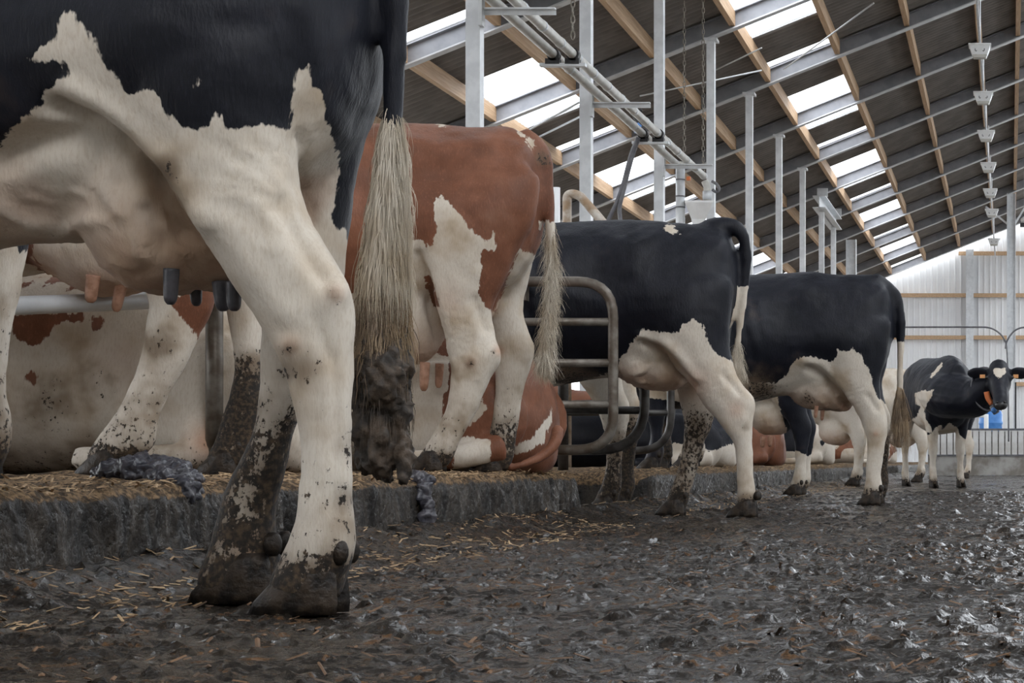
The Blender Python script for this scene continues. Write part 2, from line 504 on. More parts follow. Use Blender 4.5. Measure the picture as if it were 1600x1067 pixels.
for j in range(len(PURL) - 1):
    x, w = PURL[j], PURL[j] - PURL[j + 1]
    for k in range(len(RAFT) - 1):
        a, b = RAFT[k], RAFT[k + 1]
        if j in (5, 8):                     # clear sheets straddle every second rafter
            if k % 2 == 0:
                panel('skylight', x, w, a, a + 1.75, M['skylight']); panel('roof_sheet', x, w, a + 1.75, b - 0.4, M['sheet']); panel('skylight', x, w, b - 0.4, b, M['skylight'])
            else:
                panel('roof_sheet', x, w, a, b - 1.45, M['sheet']); panel('skylight', x, w, b - 1.45, b, M['skylight'])
        else:
            panel('roof_sheet', x, w, a, b, M['sheet'])
pm = MB().box((0, 1.905, 0.11), (0.085, 3.80, 0.22)).mesh('purlin')
for x in PURL:
    for k in range(len(RAFT) - 1):
        o = link('purlin', pm, M['wood'], ceiling)
        o.location = (x, RAFT[k], roof_z(x))
xa, xb = -12.2, 3.4
rb = MB().bar((xa, 0, roof_z(xa) + 0.075), (xb, 0, roof_z(xb) + 0.075), 0.016, 0.23)
rb.bar((xa, 0, roof_z(xa) + 0.195), (xb, 0, roof_z(xb) + 0.195), 0.16, 0.016)
rm = rb.mesh('rafter')
fl = MB().bar((xa, 0, roof_z(xa) - 0.045), (xb, 0, roof_z(xb) - 0.045), 0.15, 0.02).mesh('flange')
for y in RAFT:
    o = link('rafter', rm, M['rafter'], ceiling); o.location = (0, y, 0)
    f = link('flange', fl, M['flange'], o)
for (pa, pb, da, db) in (((1100, 118), (1190, 75), 29, 26.5), ((1225, 108), (1365, 5), 27.5, 24), ((720, 262), (905, 160), 20, 18.5), ((1000, 150), (1190, 110), 25.5, 26.5), ((790, 240), (915, 178), 17.8, 19.0)):
    o = MB().tube([W(*pa, da), W(*pb, db)], 0.012, 6).build('tie_rod', M['galv'], ceiling, True)

for k in range(len(RAFT) - 1):              # unseen other slope beyond the ridge, added to shape the light
    for j in range(5):
        xl, xr = 3.5 + j * 2.2, 3.5 + (j + 1) * 2.2
        sk = j in (0, 3)  # clear strips at the ridge and lower down, added as unseen top light
        za, zb_ = roof_z(3.5) + 0.235 - SL * j * 2.2, roof_z(3.5) + 0.235 - SL * (j + 1) * 2.2
        y0, y1 = RAFT[k], RAFT[k + 1]
        ym = y0 + (3.7 if j == 0 else 2.0 if sk else 0)
        if sk:
            MB().add([(xl, y0, za), (xr, y0, zb_), (xr, ym, zb_), (xl, ym, za)], [(0, 1, 2, 3)]).build('skylight', M['skylight'], ceiling)
        MB().box(((xl + xr) / 2, (ym + y1) / 2, (za + zb_) / 2), (2.2 / ct, y1 - ym, 0.03), [[ct, 0, st], [0, 1, 0], [-st, 0, ct]]).build('roof_sheet', M['sheet'], ceiling)
# ------------------------------------------------------------------ end wall
WY = 60.9
wall = empty('wall_back', (0, WY, 0), 'pale ribbed steel end wall with pine girts', kind='structure')
for i in range(18):
    xl = -12.5 + i * 1.0
    prof = []
    for q in range(5):
        b0 = xl + q * 0.2
        prof += [(b0, 0), (b0 + 0.02, -0.035), (b0 + 0.05, -0.035), (b0 + 0.07, 0), (b0 + 0.2 - 0.001, 0)]
    prof = np.array(prof)
    lo = np.stack([prof[:, 0], prof[:, 1], np.zeros(len(prof))], 1)
    hi = np.stack([prof[:, 0], prof[:, 1], np.array([roof_z(q) + 0.2 for q in prof[:, 0]])], 1)
    n = len(prof)
    back = np.array([[0, 0.05, 0]])
    V = np.concatenate([lo, hi, lo + back, hi + back])
    fs = [(t, t + 1, n + t + 1, n + t) for t in range(n - 1)] + [(2 * n + t, 3 * n + t, 3 * n + t + 1, 2 * n + t + 1) for t in range(n - 1)]
    MB().add(V, fs).build('cladding_panel', M['clad'], wall)
for py in (395.5, 461, 527, 600):
    z = CH + (PY - py) * 60.7 / F
    xs = [-12.3, -5.2, -1.36, 1.2, 5]
    for a, b in zip(xs[:-1], xs[1:]):
        if roof_z(a) < z:
            a = (z - H0) / SL + 0.3
        if b - a < 0.5: continue
        MB().box(((a + b) / 2, -0.12, z), (b - a - 0.24, 0.1, 0.13)).build('girt', M['wood'], wall)
for x in (-5.2, -1.36, 1.2):
    hz = roof_z(x) - 0.2
    MB().box((x, -0.14, hz / 2), (0.26, 0.012, hz)).box((x, -0.04, hz / 2), (0.012, 0.2, hz)).box((x, -0.24, hz / 2), (0.26, 0.012, hz)).build('wall_post', M['galv'], wall)

lw = MB().box((-12.4, 30, 0.6), (0.15, 62, 1.2))
tag(lw.build('wall_left', M['concrete']), 'low concrete side wall under the open eave', kind='structure')

fw = MB().box((0, -5.2, 3.2), (30, 0.15, 6.4))  # added out of frame, keeps sky light off the foreground
tag(fw.build('unseen_wall_front', M['concrete']), 'unseen gable wall added behind the viewer to cut front light', kind='structure')

rw = MB().box((14.6, 28, 2.2), (0.15, 66, 4.4))  # added out of frame, shuts out low light on the kerb side
tag(rw.build('unseen_wall_right', M['concrete']), 'unseen side wall added across the barn to cut light from the right', kind='structure')

# ------------------------------------------------------------------ steel posts
CX = -4.33
post_z = roof_z(CX) - 0.06
pmesh = MB().box((0, 0, (post_z + 0.19) / 2), (0.115, 0.115, post_z - 0.19)).mesh('post_tube')
bmesh_ = MB().box((0, 0, 0.205), (0.26, 0.26, 0.03)).mesh('base_plate')
cmesh = MB().box((0, 0, post_z - 0.02), (0.2, 0.22, 0.04)).mesh('cap_plate')
ORD = ['nearest galvanized roof post, just behind the red cow rump', 'galvanized roof post rising beside the bent stall tube', 'galvanized roof post between the pipes and feed hopper',
       'galvanized roof post directly right of the feed hopper', 'galvanized roof post behind the tail of the first black cow',
       'first slim galvanized roof post right of the black cow tail', 'second slim galvanized roof post right of the black cow tail']
for k in range(7):
    c = empty('steel_post', (CX, 14.5 + 3.82 * k, 0), ORD[k], 'post', 'row of galvanized roof posts')
    link('post_tube', pmesh, M['galv'], c); link('base_plate', bmesh_, M['galv'], c); link('cap_plate', cmesh, M['galv'], c)
t = empty('post_frame', (CX, 41.2, 0), 'two slim posts carrying a short steel beam under the roof', 'post frame')
for dy in (0, 2.75):
    MB().box((0, dy, (CH + 5.72) / 2 + 0.1), (0.12, 0.12, CH + 5.72 - 0.2)).build('post_tube', M['galv'], t)
b = MB().box((0, 1.4, CH + 5.88), (0.02, 3.9, 0.28)).box((0, 1.4, CH + 5.75), (0.3, 3.9, 0.02)).box((0, 1.4, CH + 6.01), (0.3, 3.9, 0.02))
b.build('beam', M['galv'], t)
for dy in (-0.3, 3.0):
    MB().box((0.05, dy, CH + 6.12), (0.24, 0.05, 0.2)).build('hanger', M['galv'], t)
t = empty('wide_post', (CX, 48.9, 0), 'wide grey steel post near the end wall', 'post')
MB().box((0, 0, 3.25), (0.27, 0.02, 6.1)).box((-0.13, 0, 3.25), (0.016, 0.22, 6.1)).box((0.13, 0, 3.25), (0.016, 0.22, 6.1)).build('post_web', M['galv'], t)
t = empty('ridge_post', (0.04, 52.7, 0), 'tall white steel post at the right before the end wall', 'post')
rz = roof_z(0.04) - 0.06
MB().box((0, 0, rz / 2), (0.24, 0.02, rz)).box((-0.12, 0, rz / 2), (0.02, 0.22, rz)).box((0.12, 0, rz / 2), (0.02, 0.22, rz)).build('post_web', M['galv'], t)
for s in (-1, 1):
    MB().bar((s * 0.1, 0, rz - 0.9), (s * 0.75, 0, rz - 0.1 + s * 0.28), 0.05, 0.05).build('knee_brace', M['galv'], t)
t = empty('flood_lamp', (0.42, 51.0, CH + 6.85), 'small dark flood lamp beside the ridge post', 'lamp')
MB().ball((0, 0, 0), (0.12, 0.12, 0.1)).build('lamp_dome', M['white_metal'], t, True)
MB().box((0, 0, -0.14), (0.26, 0.2, 0.1)).build('housing', M['black_rubber'], t)
MB().tube([(0, 0, 0.05), (0, 0, 1.4)], 0.02, 6).build('stem', M['galv'], t)

# ------------------------------------------------------------------ row of lamps
lampdata = {}
mb = MB()
def trap(mb, w1, w0, d1, d0, z1, z0):
    r = lambda w, d, z: [(-w / 2, -d / 2, z), (w / 2, -d / 2, z), (w / 2, d / 2, z), (-w / 2, d / 2, z)]
    return mb.loft([r(w0, d0, z0), r((w0 + w1) / 2 + 0.01, (d0 + d1) / 2, (z0 + z1) / 2), r(w1, d1, z1)])
lampdata['housing'] = (trap(MB(), 0.34, 0.24, 0.30, 0.2, 0.0, -0.15).mesh('housing'), M['white_metal'])
lampdata['diffuser'] = (trap(MB(), 0.235, 0.20, 0.19, 0.16, -0.152, -0.195).mesh('diffuser'), M['plastic'])
lampdata['rim'] = (MB().box((0, 0, 0.008), (0.37, 0.33, 0.022)).mesh('rim'), M['white_metal'])
lampdata['stem'] = (MB().tube([(0, 0, 0), (0, 0, 0.88)], 0.014, 8).mesh('stem'), M['galv'])
hk = [MB().tube([(s * 0.075, -0.15, -0.07), (s * 0.075, -0.165, -0.1), (s * 0.06, -0.16, -0.115), (s * 0.05, -0.15, -0.1)], 0.007, 6).mesh('hook') for s in (-1, 1)]
LD = [6.7 * F / q for q in (638, 565, 506, 457, 417, 386, 341)]
LO = ['nearest', 'second nearest', 'third nearest', 'fourth nearest', 'fifth nearest', 'second farthest', 'farthest']
for i, d in enumerate(LD):
    t = empty('barn_lamp', (-0.0735 * 6.7, d, CH + 6.7 + 0.1), LO[i] + ' white tub-shaped lamp in the hanging row', 'lamp', 'row of hanging barn lamps')
    for q, (me, mt) in lampdata.items(): link(q, me, mt, t)
    for h in hk: link('hook', h, M['hose'], t)
t = MB().tube([(-0.0735 * 6.7, 24, CH + 6.86), (-0.0735 * 6.7, 60.2, CH + 6.86)], 0.022, 8).build('lamp_conduit', M['galv'], None, True)
tag(t, 'thin pale conduit carrying the row of lamps', 'conduit')

# ------------------------------------------------------------------ feed pipes, brackets, hopper
for i, (u, lab) in enumerate(((4.0, 'right-hand white jointed feed pipe running under the roof'), (4.18, 'left-hand smooth grey feed pipe beside the jointed one'))):
    t = empty('feed_pipe', (-u, 5.0, CH + 3.72), lab, 'pipe', 'overhead feed pipes')
    L = 18.4 if i == 0 else 17.6
    MB().tube([(0, 0, 0), (0, L, 0)], 0.045, 14).build('pipe', M['plastic'], t, True)
    jm = MB().tube([(0, -0.02, 0), (0, 0.02, 0)], 0.050, 14).mesh('joint_ring', True)
    y = 0.4
    while y < L:
        o = link('joint_ring', jm, M['plastic'] if int(y * 5) % 2 else M['galv'], t); o.location = (0, y, 0)
        y += 0.62 if i == 0 else 2.9
for d, lab in ((14.5, 'nearest'), (18.3, 'middle'), (22.1, 'farthest')):
    t = empty('pipe_bracket', (CX, d - 0.07, CH + 3.62), lab + ' steel angle bracket holding the feed pipes', 'bracket', 'pipe brackets')
    MB().box((0.36, 0, 0.02), (0.62, 0.05, 0.012)).box((0.36, 0.025, 0.0), (0.62, 0.006, 0.05)).build('arm', M['galv'], t)
    MB().box((0.075, 0.0, 0.0), (0.03, 0.09, 0.24)).build('back_plate', M['galv'], t)
for d, lab in ((16.4, 'nearer'), (20.4, 'farther')):
    t = empty('pipe_hanger', (-4.09, d, CH + 3.62), lab + ' chain-hung clamp bar with black rubber saddles', 'hanger', 'pipe hangers')
    MB().box((0, 0, 0.0), (0.42, 0.07, 0.03)).build('bar', M['galv'], t)
    for s in (-0.09, 0.09):
        MB().tube([(s + 0.005, -0.04, 0.095), (s + 0.005, 0.04, 0.095)], 0.06, 12).box((s, 0, 0.03), (0.13, 0.08, 0.05)).build('saddle', M['black_rubber'], t)
def chain(name, x, d, z0, z1, label, r=0.02):
    mb = MB()
    z = z0; k = 0
    while z < z1:
        a = np.linspace(0, 2 * math.pi, 9)[:-1]
        ring = np.stack([np.cos(a) * r * 0.9, 0 * a, np.sin(a) * 0.045], 1)
        if k % 2: ring = ring[:, [1, 0, 2]]
        pts = np.concatenate([ring, ring[:1]]) + np.array([x, d, z + 0.045])
        mb.tube(pts, 0.0055, 5)
        z += 0.072; k += 1
    return tag(mb.build(name, M['chain'], None, True), label, 'chain')
chain('chain', -4.0, 16.4, CH + 3.85, roof_z(-4) - 0.0, 'pale chain hanging down to the nearer pipe clamp')
chain('chain', -4.38, 24.1, CH + 4.15, roof_z(-4.38), 'left of two pale chains above the feed hopper', 0.02)
chain('chain', -4.16, 24.3, CH + 3.9, roof_z(-4.16), 'right of two pale chains above the feed hopper', 0.02)
t = empty('hose', W(997, 205, 20.3), 'dark twin hose hanging from a blue coupling on the feed pipe', 'hose')
base = np.array(W(997, 205, 20.3))
for pts in ([(997, 215), (985, 245), (973, 290), (962, 320), (948, 350), (930, 400)], [(998, 215), (987, 248), (975, 295), (968, 325), (970, 350), (975, 420)]):
    MB().tube([np.array(W(*p, 20.3)) - base for p in pts], 0.024, 8, samples=24).build('hose_line', M['hose'], t, True)
MB().tube([np.array(W(997, 199, 20.3)) - base, np.array(W(996, 208, 20.3)) - base], 0.04, 10).build('coupling', M['blue'], t, True)
MB().tube([np.array(W(1000, 194, 20.3)) - base, np.array(W(995, 199, 20.3)) - base], 0.03, 10).build('coupling', M['blue'], t, True)
MB().tube([np.array(W(1000, 196, 20.3)) - base, np.array(W(990, 178, 20.3)) - base, np.array(W(1003, 172, 20.3)) - base], 0.018, 8, samples=10).build('loop', M['black_rubber'], t, True)

dh = 24.0
t = empty('feed_hopper', W(1085, 700, dh), 'white sheet metal feed hopper with grey drop tubes', 'feed hopper')
b0 = np.array(W(1085, 700, dh))
q = lambda px, py, dd=dh: np.array(W(px, py, dd)) - b0
MB().tube([q(1063, 258), q(1063, 420)], 0.062, 14).build('drop_tube', M['galv'], t, True)
for py in (262, 281, 307, 324):
    MB().tube([q(1063, py - 1), q(1063, py + 1)], 0.067, 14).build('band', M['hose'], t)
MB().ball(q(1063, 259), (0.085, 0.085, 0.06)).build('drop_cap', M['plastic'], t, True)
hp = MB()
ring = lambda l, r, y, dp: [q(l, y, dh - dp), q(r, y, dh - dp), q(r, y, dh + dp), q(l, y, dh + dp)]
hp.loft([ring(1070, 1116, 313, 0.22), ring(1070, 1114, 316, 0.22), ring(1080, 1103, 342, 0.1), ring(1084, 1098, 360, 0.08)])
hp.build('hopper', M['white_metal'], t)
MB().tube([q(1101, 283), q(1105, 292), q(1105, 314)], 0.05, 12).build('inlet_tube', M['plastic'], t, True)
MB().tube([q(1105, 299), q(1105, 312)], 0.062, 12).build('inlet_collar', M['galv'], t, True)
MB().tube([q(1112, 283), q(1120, 288), q(1124, 296), q(1119, 300), q(1113, 296)], 0.02, 8, samples=14).build('bent_lever', M['hose'], t, True)
MB().box(q(1076, 279), (0.05, 0.05, 0.05)).build('sensor', M['orange'], t)
MB().tube([q(1060, 340), q(1060, 600)], 0.03, 8).build('stand_tube', M['galv'], t)
MB().tube([q(1091, 355), q(1091, 722)], 0.03, 8).build('stand_tube', M['galv'], t)

# ------------------------------------------------------------------ far end of the alley
bd = 34.0
t = empty('barrier_wall', (0, bd, 0), 'low stained barrier at the end of the alley, white boards above concrete', 'barrier')
MB().box((0.9, 0, 0.18), (4.9, 0.2, 0.37)).build('concrete_base', M['concrete'], t)
xq = -1.5
bm = MB().box((0, 0, 0.61), (0.104, 0.04, 0.47)).mesh('board')
while xq < 3.3:
    o = link('board', bm, M['board'], t); o.location = (xq, -0.07, 0); xq += 0.122
MB().box((0.9, -0.02, 0.86), (4.9, 0.14, 0.04)).build('top_rail', M['hose'], t)
MB().box((0.9, -0.09, 0.372), (4.9, 0.07, 0.03)).build('bottom_rail', M['hose'], t)
MB().box((0.9, 0.0, 0.6), (4.9, 0.02, 0.46)).build('backing', M['galv_dirty'], t)
t = empty('blue_barrel', W(1548, 735, 36), 'blue plastic barrel behind the white barrier', 'barrel')
prof = [(0.02, 1.23), (0.16, 1.22), (0.215, 1.19), (0.235, 1.12), (0.232, 1.0), (0.245, 0.97), (0.245, 0.94), (0.232, 0.91), (0.24, 0.5), (0.22, 0.02)]
a = np.linspace(0, 2 * math.pi, 24, endpoint=False)
MB().loft([np.stack([np.cos(a) * r, np.sin(a) * r, np.full(24, z)], 1) for r, z in prof]).build('drum', M['blue'], t, True)
MB().tube([(-0.1, -0.05, 1.2), (-0.1, -0.05, 1.25)], 0.035, 10).build('bung', M['white_metal'], t)
t = empty('white_gate_post', W(1578, 735, 34.6), 'short white post behind the cow facing us', 'post')
MB().box((0, 0, 0.9), (0.14, 0.1, 1.85)).build('post_tube', M['white_metal'], t)
MB().box((0.11, 0, 0.9), (0.03, 0.06, 1.6)).build('edge_strip', M['black_rubber'], t)
t = empty('low_rail_stub', W(1541, 738, 34.5), 'short white pipe stub on the barrier before the barrel', 'pipe')
MB().tube([(0, 0, 0.0), (0, 0, 1.12)], 0.045, 10).build('upright', M['white_metal'], t, True)
MB().tube([(0, 0, 1.08), (-0.3, 0, 1.08)], 0.025, 8).build('arm', M['white_metal'], t, True)
for pts, lab in (([(1330, 509), (1385, 511), (1460, 511), (1520, 511), (1545, 512), (1560, 519), (1569, 530), (1573, 545), (1575, 600), (1576, 690)], 'thin dark bent tube arching left above the far cow'),
                 ([(1700, 510), (1640, 510), (1605, 511), (1590, 514), (1580, 522), (1573, 534), (1571, 545)], 'thin dark bent tube arching off to the right')):
    tag(MB().tube([W(*p, 32.5) for p in pts], 0.016, 8, samples=50).build('bent_tube', M['hose'], None, True), lab, 'tube')

# ------------------------------------------------------------------ cubicle rails
def bend(pts, r, n=7):
    """polyline with rounded corners"""
    pts = [np.array(p, float) for p in pts]
    out = [pts[0]]
    for a, b, c in zip(pts[:-2], pts[1:-1], pts[2:]):
        u = (a - b) / np.linalg.norm(a - b); v = (c - b) / np.linalg.norm(c - b)
        rr = min(r, np.linalg.norm(a - b) * 0.49, np.linalg.norm(c - b) * 0.49)
        p0, p1 = b + u * rr, b + v * rr
        for k in range(n + 1):
            s = k / n
            out.append((1 - s) ** 2 * p0 + 2 * s * (1 - s) * b + s * s * p1)
    out.append(pts[-1])
    return out
def loop_rail(d, vx, top, bot, left, bars, r, mat, label, barmat=None, rb=0.13):
    base = np.array(W(left, 735, d)); base[2] = 0.2
    t = empty('stall_divider', base, label, 'stall divider', 'tubular stall dividers')
    Q = lambda px, py: np.array(W(px, py, d)) - base
    pts = bend([Q(left, top), Q(vx, top), Q(vx, bot), Q(left, bot)], rb)
    MB().tube(pts, r, 14).build('loop', mat, t, True)
    for py in bars:
        MB().tube([Q(left, py), Q(vx, py)], r * 0.78, 12).build('bar', barmat or mat, t, True)
    MB().tube([(0, 0, -0.02), (0, 0, 1.25)], r * 1.35, 14).build('upright', mat, t, True)
    return t, Q
t, Q = loop_rail(8.42, 958, 440, 703, 660, (503, 567, 632), 0.0245, M['galv_dirty'], 'grimy tubular stall divider between red cow and first black cow', rb=0.17)
MB().box(Q(819, 448), (0.03, 0.06, 0.13)).build('clamp_plate', M['galv_dirty'], t)
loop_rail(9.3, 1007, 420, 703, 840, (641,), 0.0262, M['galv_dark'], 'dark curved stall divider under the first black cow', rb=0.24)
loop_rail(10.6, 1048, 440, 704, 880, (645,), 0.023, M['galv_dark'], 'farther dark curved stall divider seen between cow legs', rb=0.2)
t = empty('rail', (W(60, 470, 5.9)[0], 5.9, 0.2), 'thick grey pipe rail in front of the lying spotted cow', 'rail')
b0 = np.array(t.location)
MB().tube([np.array(W(-260, 489, 4.9)) - b0, np.array(W(15, 478, 5.5)) - b0, np.array(W(240, 469, 5.98)) - b0, np.array(W(345, 464, 6.02)) - b0], 0.029, 16).build('pipe', M['galv'], t, True)
for p, dd in ((-250, 4.92), (335, 6.02)):
    q0 = np.array(W(p, 470, dd)) - b0
    MB().tube([(q0[0], q0[1], 0.0), (q0[0], q0[1], 0.72)], 0.028, 12).build('upright', M['galv_dirty'], t, True)
t = empty('bent_stall_tube', W(888, 735, 11.95), 'rusty white bent tube standing up behind the black cow back', 'tube')
b0 = np.array(W(888, 735, 11.95)); Q = lambda px, py, d=11.95: np.array(W(px, py, d)) - b0
MB().tube(bend([Q(886, 740), Q(886, 302), Q(905, 304), Q(940, 345), Q(985, 400)], 0.06), 0.030, 14).build('bent_tube', simple('rust_stained_white_tube', (0.62, 0.58, 0.52), (0.33, 0.22, 0.13), 9, 0.5), t, True)
MB().tube([Q(869, 600, 12.5), Q(869, 293, 12.5)], 0.028, 12).build('upright', M['white_metal'], t, True)
# ------------------------------------------------------------------ cows
def poly_sd(P, poly):
    """signed distance, positive inside"""
    Q = np.array(poly, float)
    A, B = Q, np.roll(Q, -1, 0)
    dmin = np.full(len(P), 1e9)
    ins = np.zeros(len(P), bool)
    for a, b in zip(A, B):
        ab = b - a
        t = np.clip(((P - a) @ ab) / (ab @ ab + 1e-12), 0, 1)
        dmin = np.minimum(dmin, np.hypot(*(P - (a + t[:, None] * ab)).T))
        cond = (a[1] > P[:, 1]) != (b[1] > P[:, 1])
        with np.errstate(divide='ignore', invalid='ignore'):
            xx = (b[0] - a[0]) * (P[:, 1] - a[1]) / (b[1] - a[1] + 1e-12) + a[0]
        ins ^= cond & (P[:, 0] < xx)
    return np.where(ins, dmin, -dmin)

BODY = [(0.00, 1.28, 1.06, .06), (-.03, 1.36, .94, .15), (-.10, 1.41, .82, .215), (-.22, 1.435, .75, .255), (-.38, 1.445, .71, .275), (-.52, 1.46, .69, .285),
        (-.68, 1.452, .675, .305), (-.85, 1.442, .645, .335), (-1.05, 1.43, .605, .365), (-1.25, 1.42, .59, .36), (-1.42, 1.42, .60, .32), (-1.56, 1.43, .64, .27),
        (-1.70, 1.41, .72, .22), (-1.85, 1.37, .84, .16), (-1.95, 1.31, .95, .10)]
LYING = [(0.0, .33, .06, .08), (-.03, .43, .02, .17), (-.10, .55, 0, .28), (-.22, .66, 0, .36), (-.42, .75, 0, .42), (-.7, .79, 0, .45), (-1.0, .80, 0, .46),
         (-1.3, .80, 0, .42), (-1.5, .82, .02, .34), (-1.65, .84, .10, .26), (-1.8, .86, .3, .18), (-1.9, .87, .42, .12)]
HIND = [(1.28, -.56, -.06, .115, .07), (1.15, -.60, -.035, .145, .10), (1.0, -.57, -.03, .17, .115), (.88, -.47, -.055, .175, .105), (.75, -.365, -.085, .17, .085), (.63, -.275, -.07, .165, .066), (.57, -.235, -.045, .165, .056),
        (.52, -.215, -.042, .165, .052), (.45, -.195, -.052, .165, .043), (.40, -.182, -.062, .165, .038), (.32, -.177, -.075, .165, .034), (.22, -.18, -.088, .165, .036), (.16, -.192, -.085, .165, .042),
        (.11, -.212, -.085, .165, .043), (.06, -.235, -.105, .165, .046), (.03, -.245, -.115, .165, .046)]
FORE = [(1.15, -1.66, -1.36, .13, .07), (.95, -1.66, -1.31, .17, .09), (.80, -1.62, -1.33, .18, .085), (.68, -1.56, -1.37, .17, .07), (.55, -1.535, -1.40, .16, .058), (.47, -1.53, -1.405, .155, .054), (.41, -1.53, -1.405, .155, .052), (.36, -1.515, -1.415, .155, .043),
        (.25, -1.505, -1.425, .155, .036), (.16, -1.52, -1.415, .155, .042), (.11, -1.53, -1.42, .155, .042), (.06, -1.55, -1.435, .155, .046), (.03, -1.555, -1.44, .155, .046)]

def body_rings(keys, n=70, k=36, tk=0.0):
    K = hermite(keys, n)
    ang = np.linspace(0, 2 * math.pi, k, endpoint=False)
    c, s = np.cos(ang), np.sin(ang)
    rings = []
    for x, zt, zb, hw in K:
        zc = zb + (zt - zb) * 0.47
        y = hw * np.sign(c) * np.abs(c) ** 0.82
        tuck = tk * np.exp(-((x + .66) / .24) ** 2)
        y = y * np.where(s > 0, 1 - 0.30 * np.abs(s) ** 3, 1 - tuck * np.abs(s) ** 1.3)
        z = np.where(s > 0, zc + (zt - zc) * np.abs(s) ** 0.9, zc - (zc - zb) * np.abs(s) ** 0.95)
        rings.append(np.stack([np.full(k, x), y, z], 1))
    return np.array(rings)

def leg_rings(keys, n=46, k=18):
    K = hermite(keys, n)
    ang = np.linspace(0, 2 * math.pi, k, endpoint=False)
    c, s = np.cos(ang), np.sin(ang)
    rings = []
    zt = K[-1, 0]
    for z, xf, xr, yc, hy in K:
        a = max((xr - xf) / 2, 0.02)
        q = min(1.0, 0.25 + (zt - z) / 0.16) if zt > 0.9 else 1.0       # the top of the leg sinks into the body
        a *= q; hy *= q
        rings.append(np.stack([(xf + xr) / 2 + a * np.sign(c) * np.abs(c) ** 0.9, yc + hy * s, np.full(k, z)], 1))
    return np.array(rings)

def px_leg(rows, dl, lean=0.0):
    """leg outline measured row by row: (row, front edge, rear edge, half thickness)"""
    out = []
    for q in rows:
        py, l, r, hy = q[:4]
        z = CH + (PY - py) * dl / F
        out.append((z, (l - PX) * dl / F, (r - PX) * dl / F, dl + lean * max(0, z - 0.6), hy))
    return out

def claw_mesh():
    mb = MB()
    for s in (-1, 1):
        rows = [(0.0, -.098, .052, .029, .0255), (.02, -.09, .054, .029, .0255), (.045, -.068, .052, .027, .026), (.07, -.042, .05, .025, .026), (.09, -.02, .042, .022, .024)]
        rings = []
        for z, xf, xr, yc, hy in rows:
            a = np.linspace(0, 2 * math.pi, 14, endpoint=False)
            c, q = np.cos(a), np.sin(a)
            taper = np.where(c < 0, 1 - 0.45 * np.abs(c) ** 2, 1)
            rings.append(np.stack([(xf + xr) / 2 + (xr - xf) / 2 * c, s * yc + hy * q * taper, np.full(14, z)], 1))
        mb.loft(rings)
        mb.ball((.055, s * .026, .105), (.017, .015, .024), 10, 7)
    return mb.mesh('hoof', True)
CLAW = claw_mesh()

def head_parts(mb, poll, fwd, up, ears=True, eyes=None):
    fwd = np.array(fwd, float); fwd /= np.linalg.norm(fwd)
    up = np.array(up, float); up -= fwd * (up @ fwd); up /= np.linalg.norm(up)
    side = np.cross(fwd, up)
    poll = np.array(poll, float)
    rows = [(-.09, .05, .05, -.03), (-.05, .09, .09, -.05), (0.0, .105, .115, -.07), (.08, .115, .13, -.08), (.14, .118, .128, -.082), (.2, .105, .118, -.085), (.28, .086, .105, -.085), (.36, .074, .088, -.078),
            (.43, .074, .078, -.072), (.48, .076, .074, -.07), (.52, .066, .06, -.068), (.545, .045, .04, -.066), (.555, .02, .02, -.066)]
    a = np.linspace(0, 2 * math.pi, 22, endpoint=False)
    rings = []
    for t, w, h, off in rows:
        c, s = np.cos(a), np.sin(a)
        rings.append(poll + fwd * t + up * off + side * (w * np.sign(c) * np.abs(c) ** .8)[:, None] + up * (h * np.sign(s) * np.abs(s) ** .85)[:, None])
    mb.loft(rings)
    for sgn in (-1, 1):
        mb.ball(poll + fwd * .15 + side * sgn * .1 + up * (-.03), .035)
        if ears:
            ax = side * sgn * .95 + up * -.12 - fwd * .1
            ax /= np.linalg.norm(ax)
            th = np.cross(ax, fwd); th /= np.linalg.norm(th)
            wd_ = np.cross(th, ax)
            R = np.array([ax, wd_, th]).T
            mb.ball(poll + fwd * .045 + up * -.045 + ax * .205, (.12, .03, .075), 16, 11, R)
            mb.tube([poll + ax * .06 + fwd * .04 + up * -.05, poll + ax * .17 + fwd * .045 + up * -.045], .03, 10)
    return fwd, up, side

def remesh(mb, voxel, smooth=6, factor=0.5):
    me = mb.mesh('tmp')
    o = bpy.data.objects.new('tmp', me); COL.objects.link(o)
    r = o.modifiers.new('r', 'REMESH'); r.mode = 'VOXEL'; r.voxel_size = voxel
    if smooth:
        s = o.modifiers.new('s', 'SMOOTH'); s.factor = factor; s.iterations = smooth
    dg = bpy.context.evaluated_depsgraph_get()
    m2 = bpy.data.meshes.new_from_object(o.evaluated_get(dg))
    bpy.data.objects.remove(o); bpy.data.meshes.remove(me)
    m2.materials.clear()
    return m2

def get_v(me):
    n = len(me.vertices)
    v = np.empty(n * 3, np.float32); me.vertices.foreach_get('co', v)
    nn = np.empty(n * 3, np.float32); me.vertices.foreach_get('normal', nn)
    return v.reshape(-1, 3).astype(float), nn.reshape(-1, 3).astype(float)

def chart(v):
    """side view of the animal, in the units its markings were measured in"""
    y = np.maximum(v[:, 1], 0.5)
    return np.stack([PX + F * v[:, 0] / y, PY - F * (v[:, 2] - CH) / y], 1)

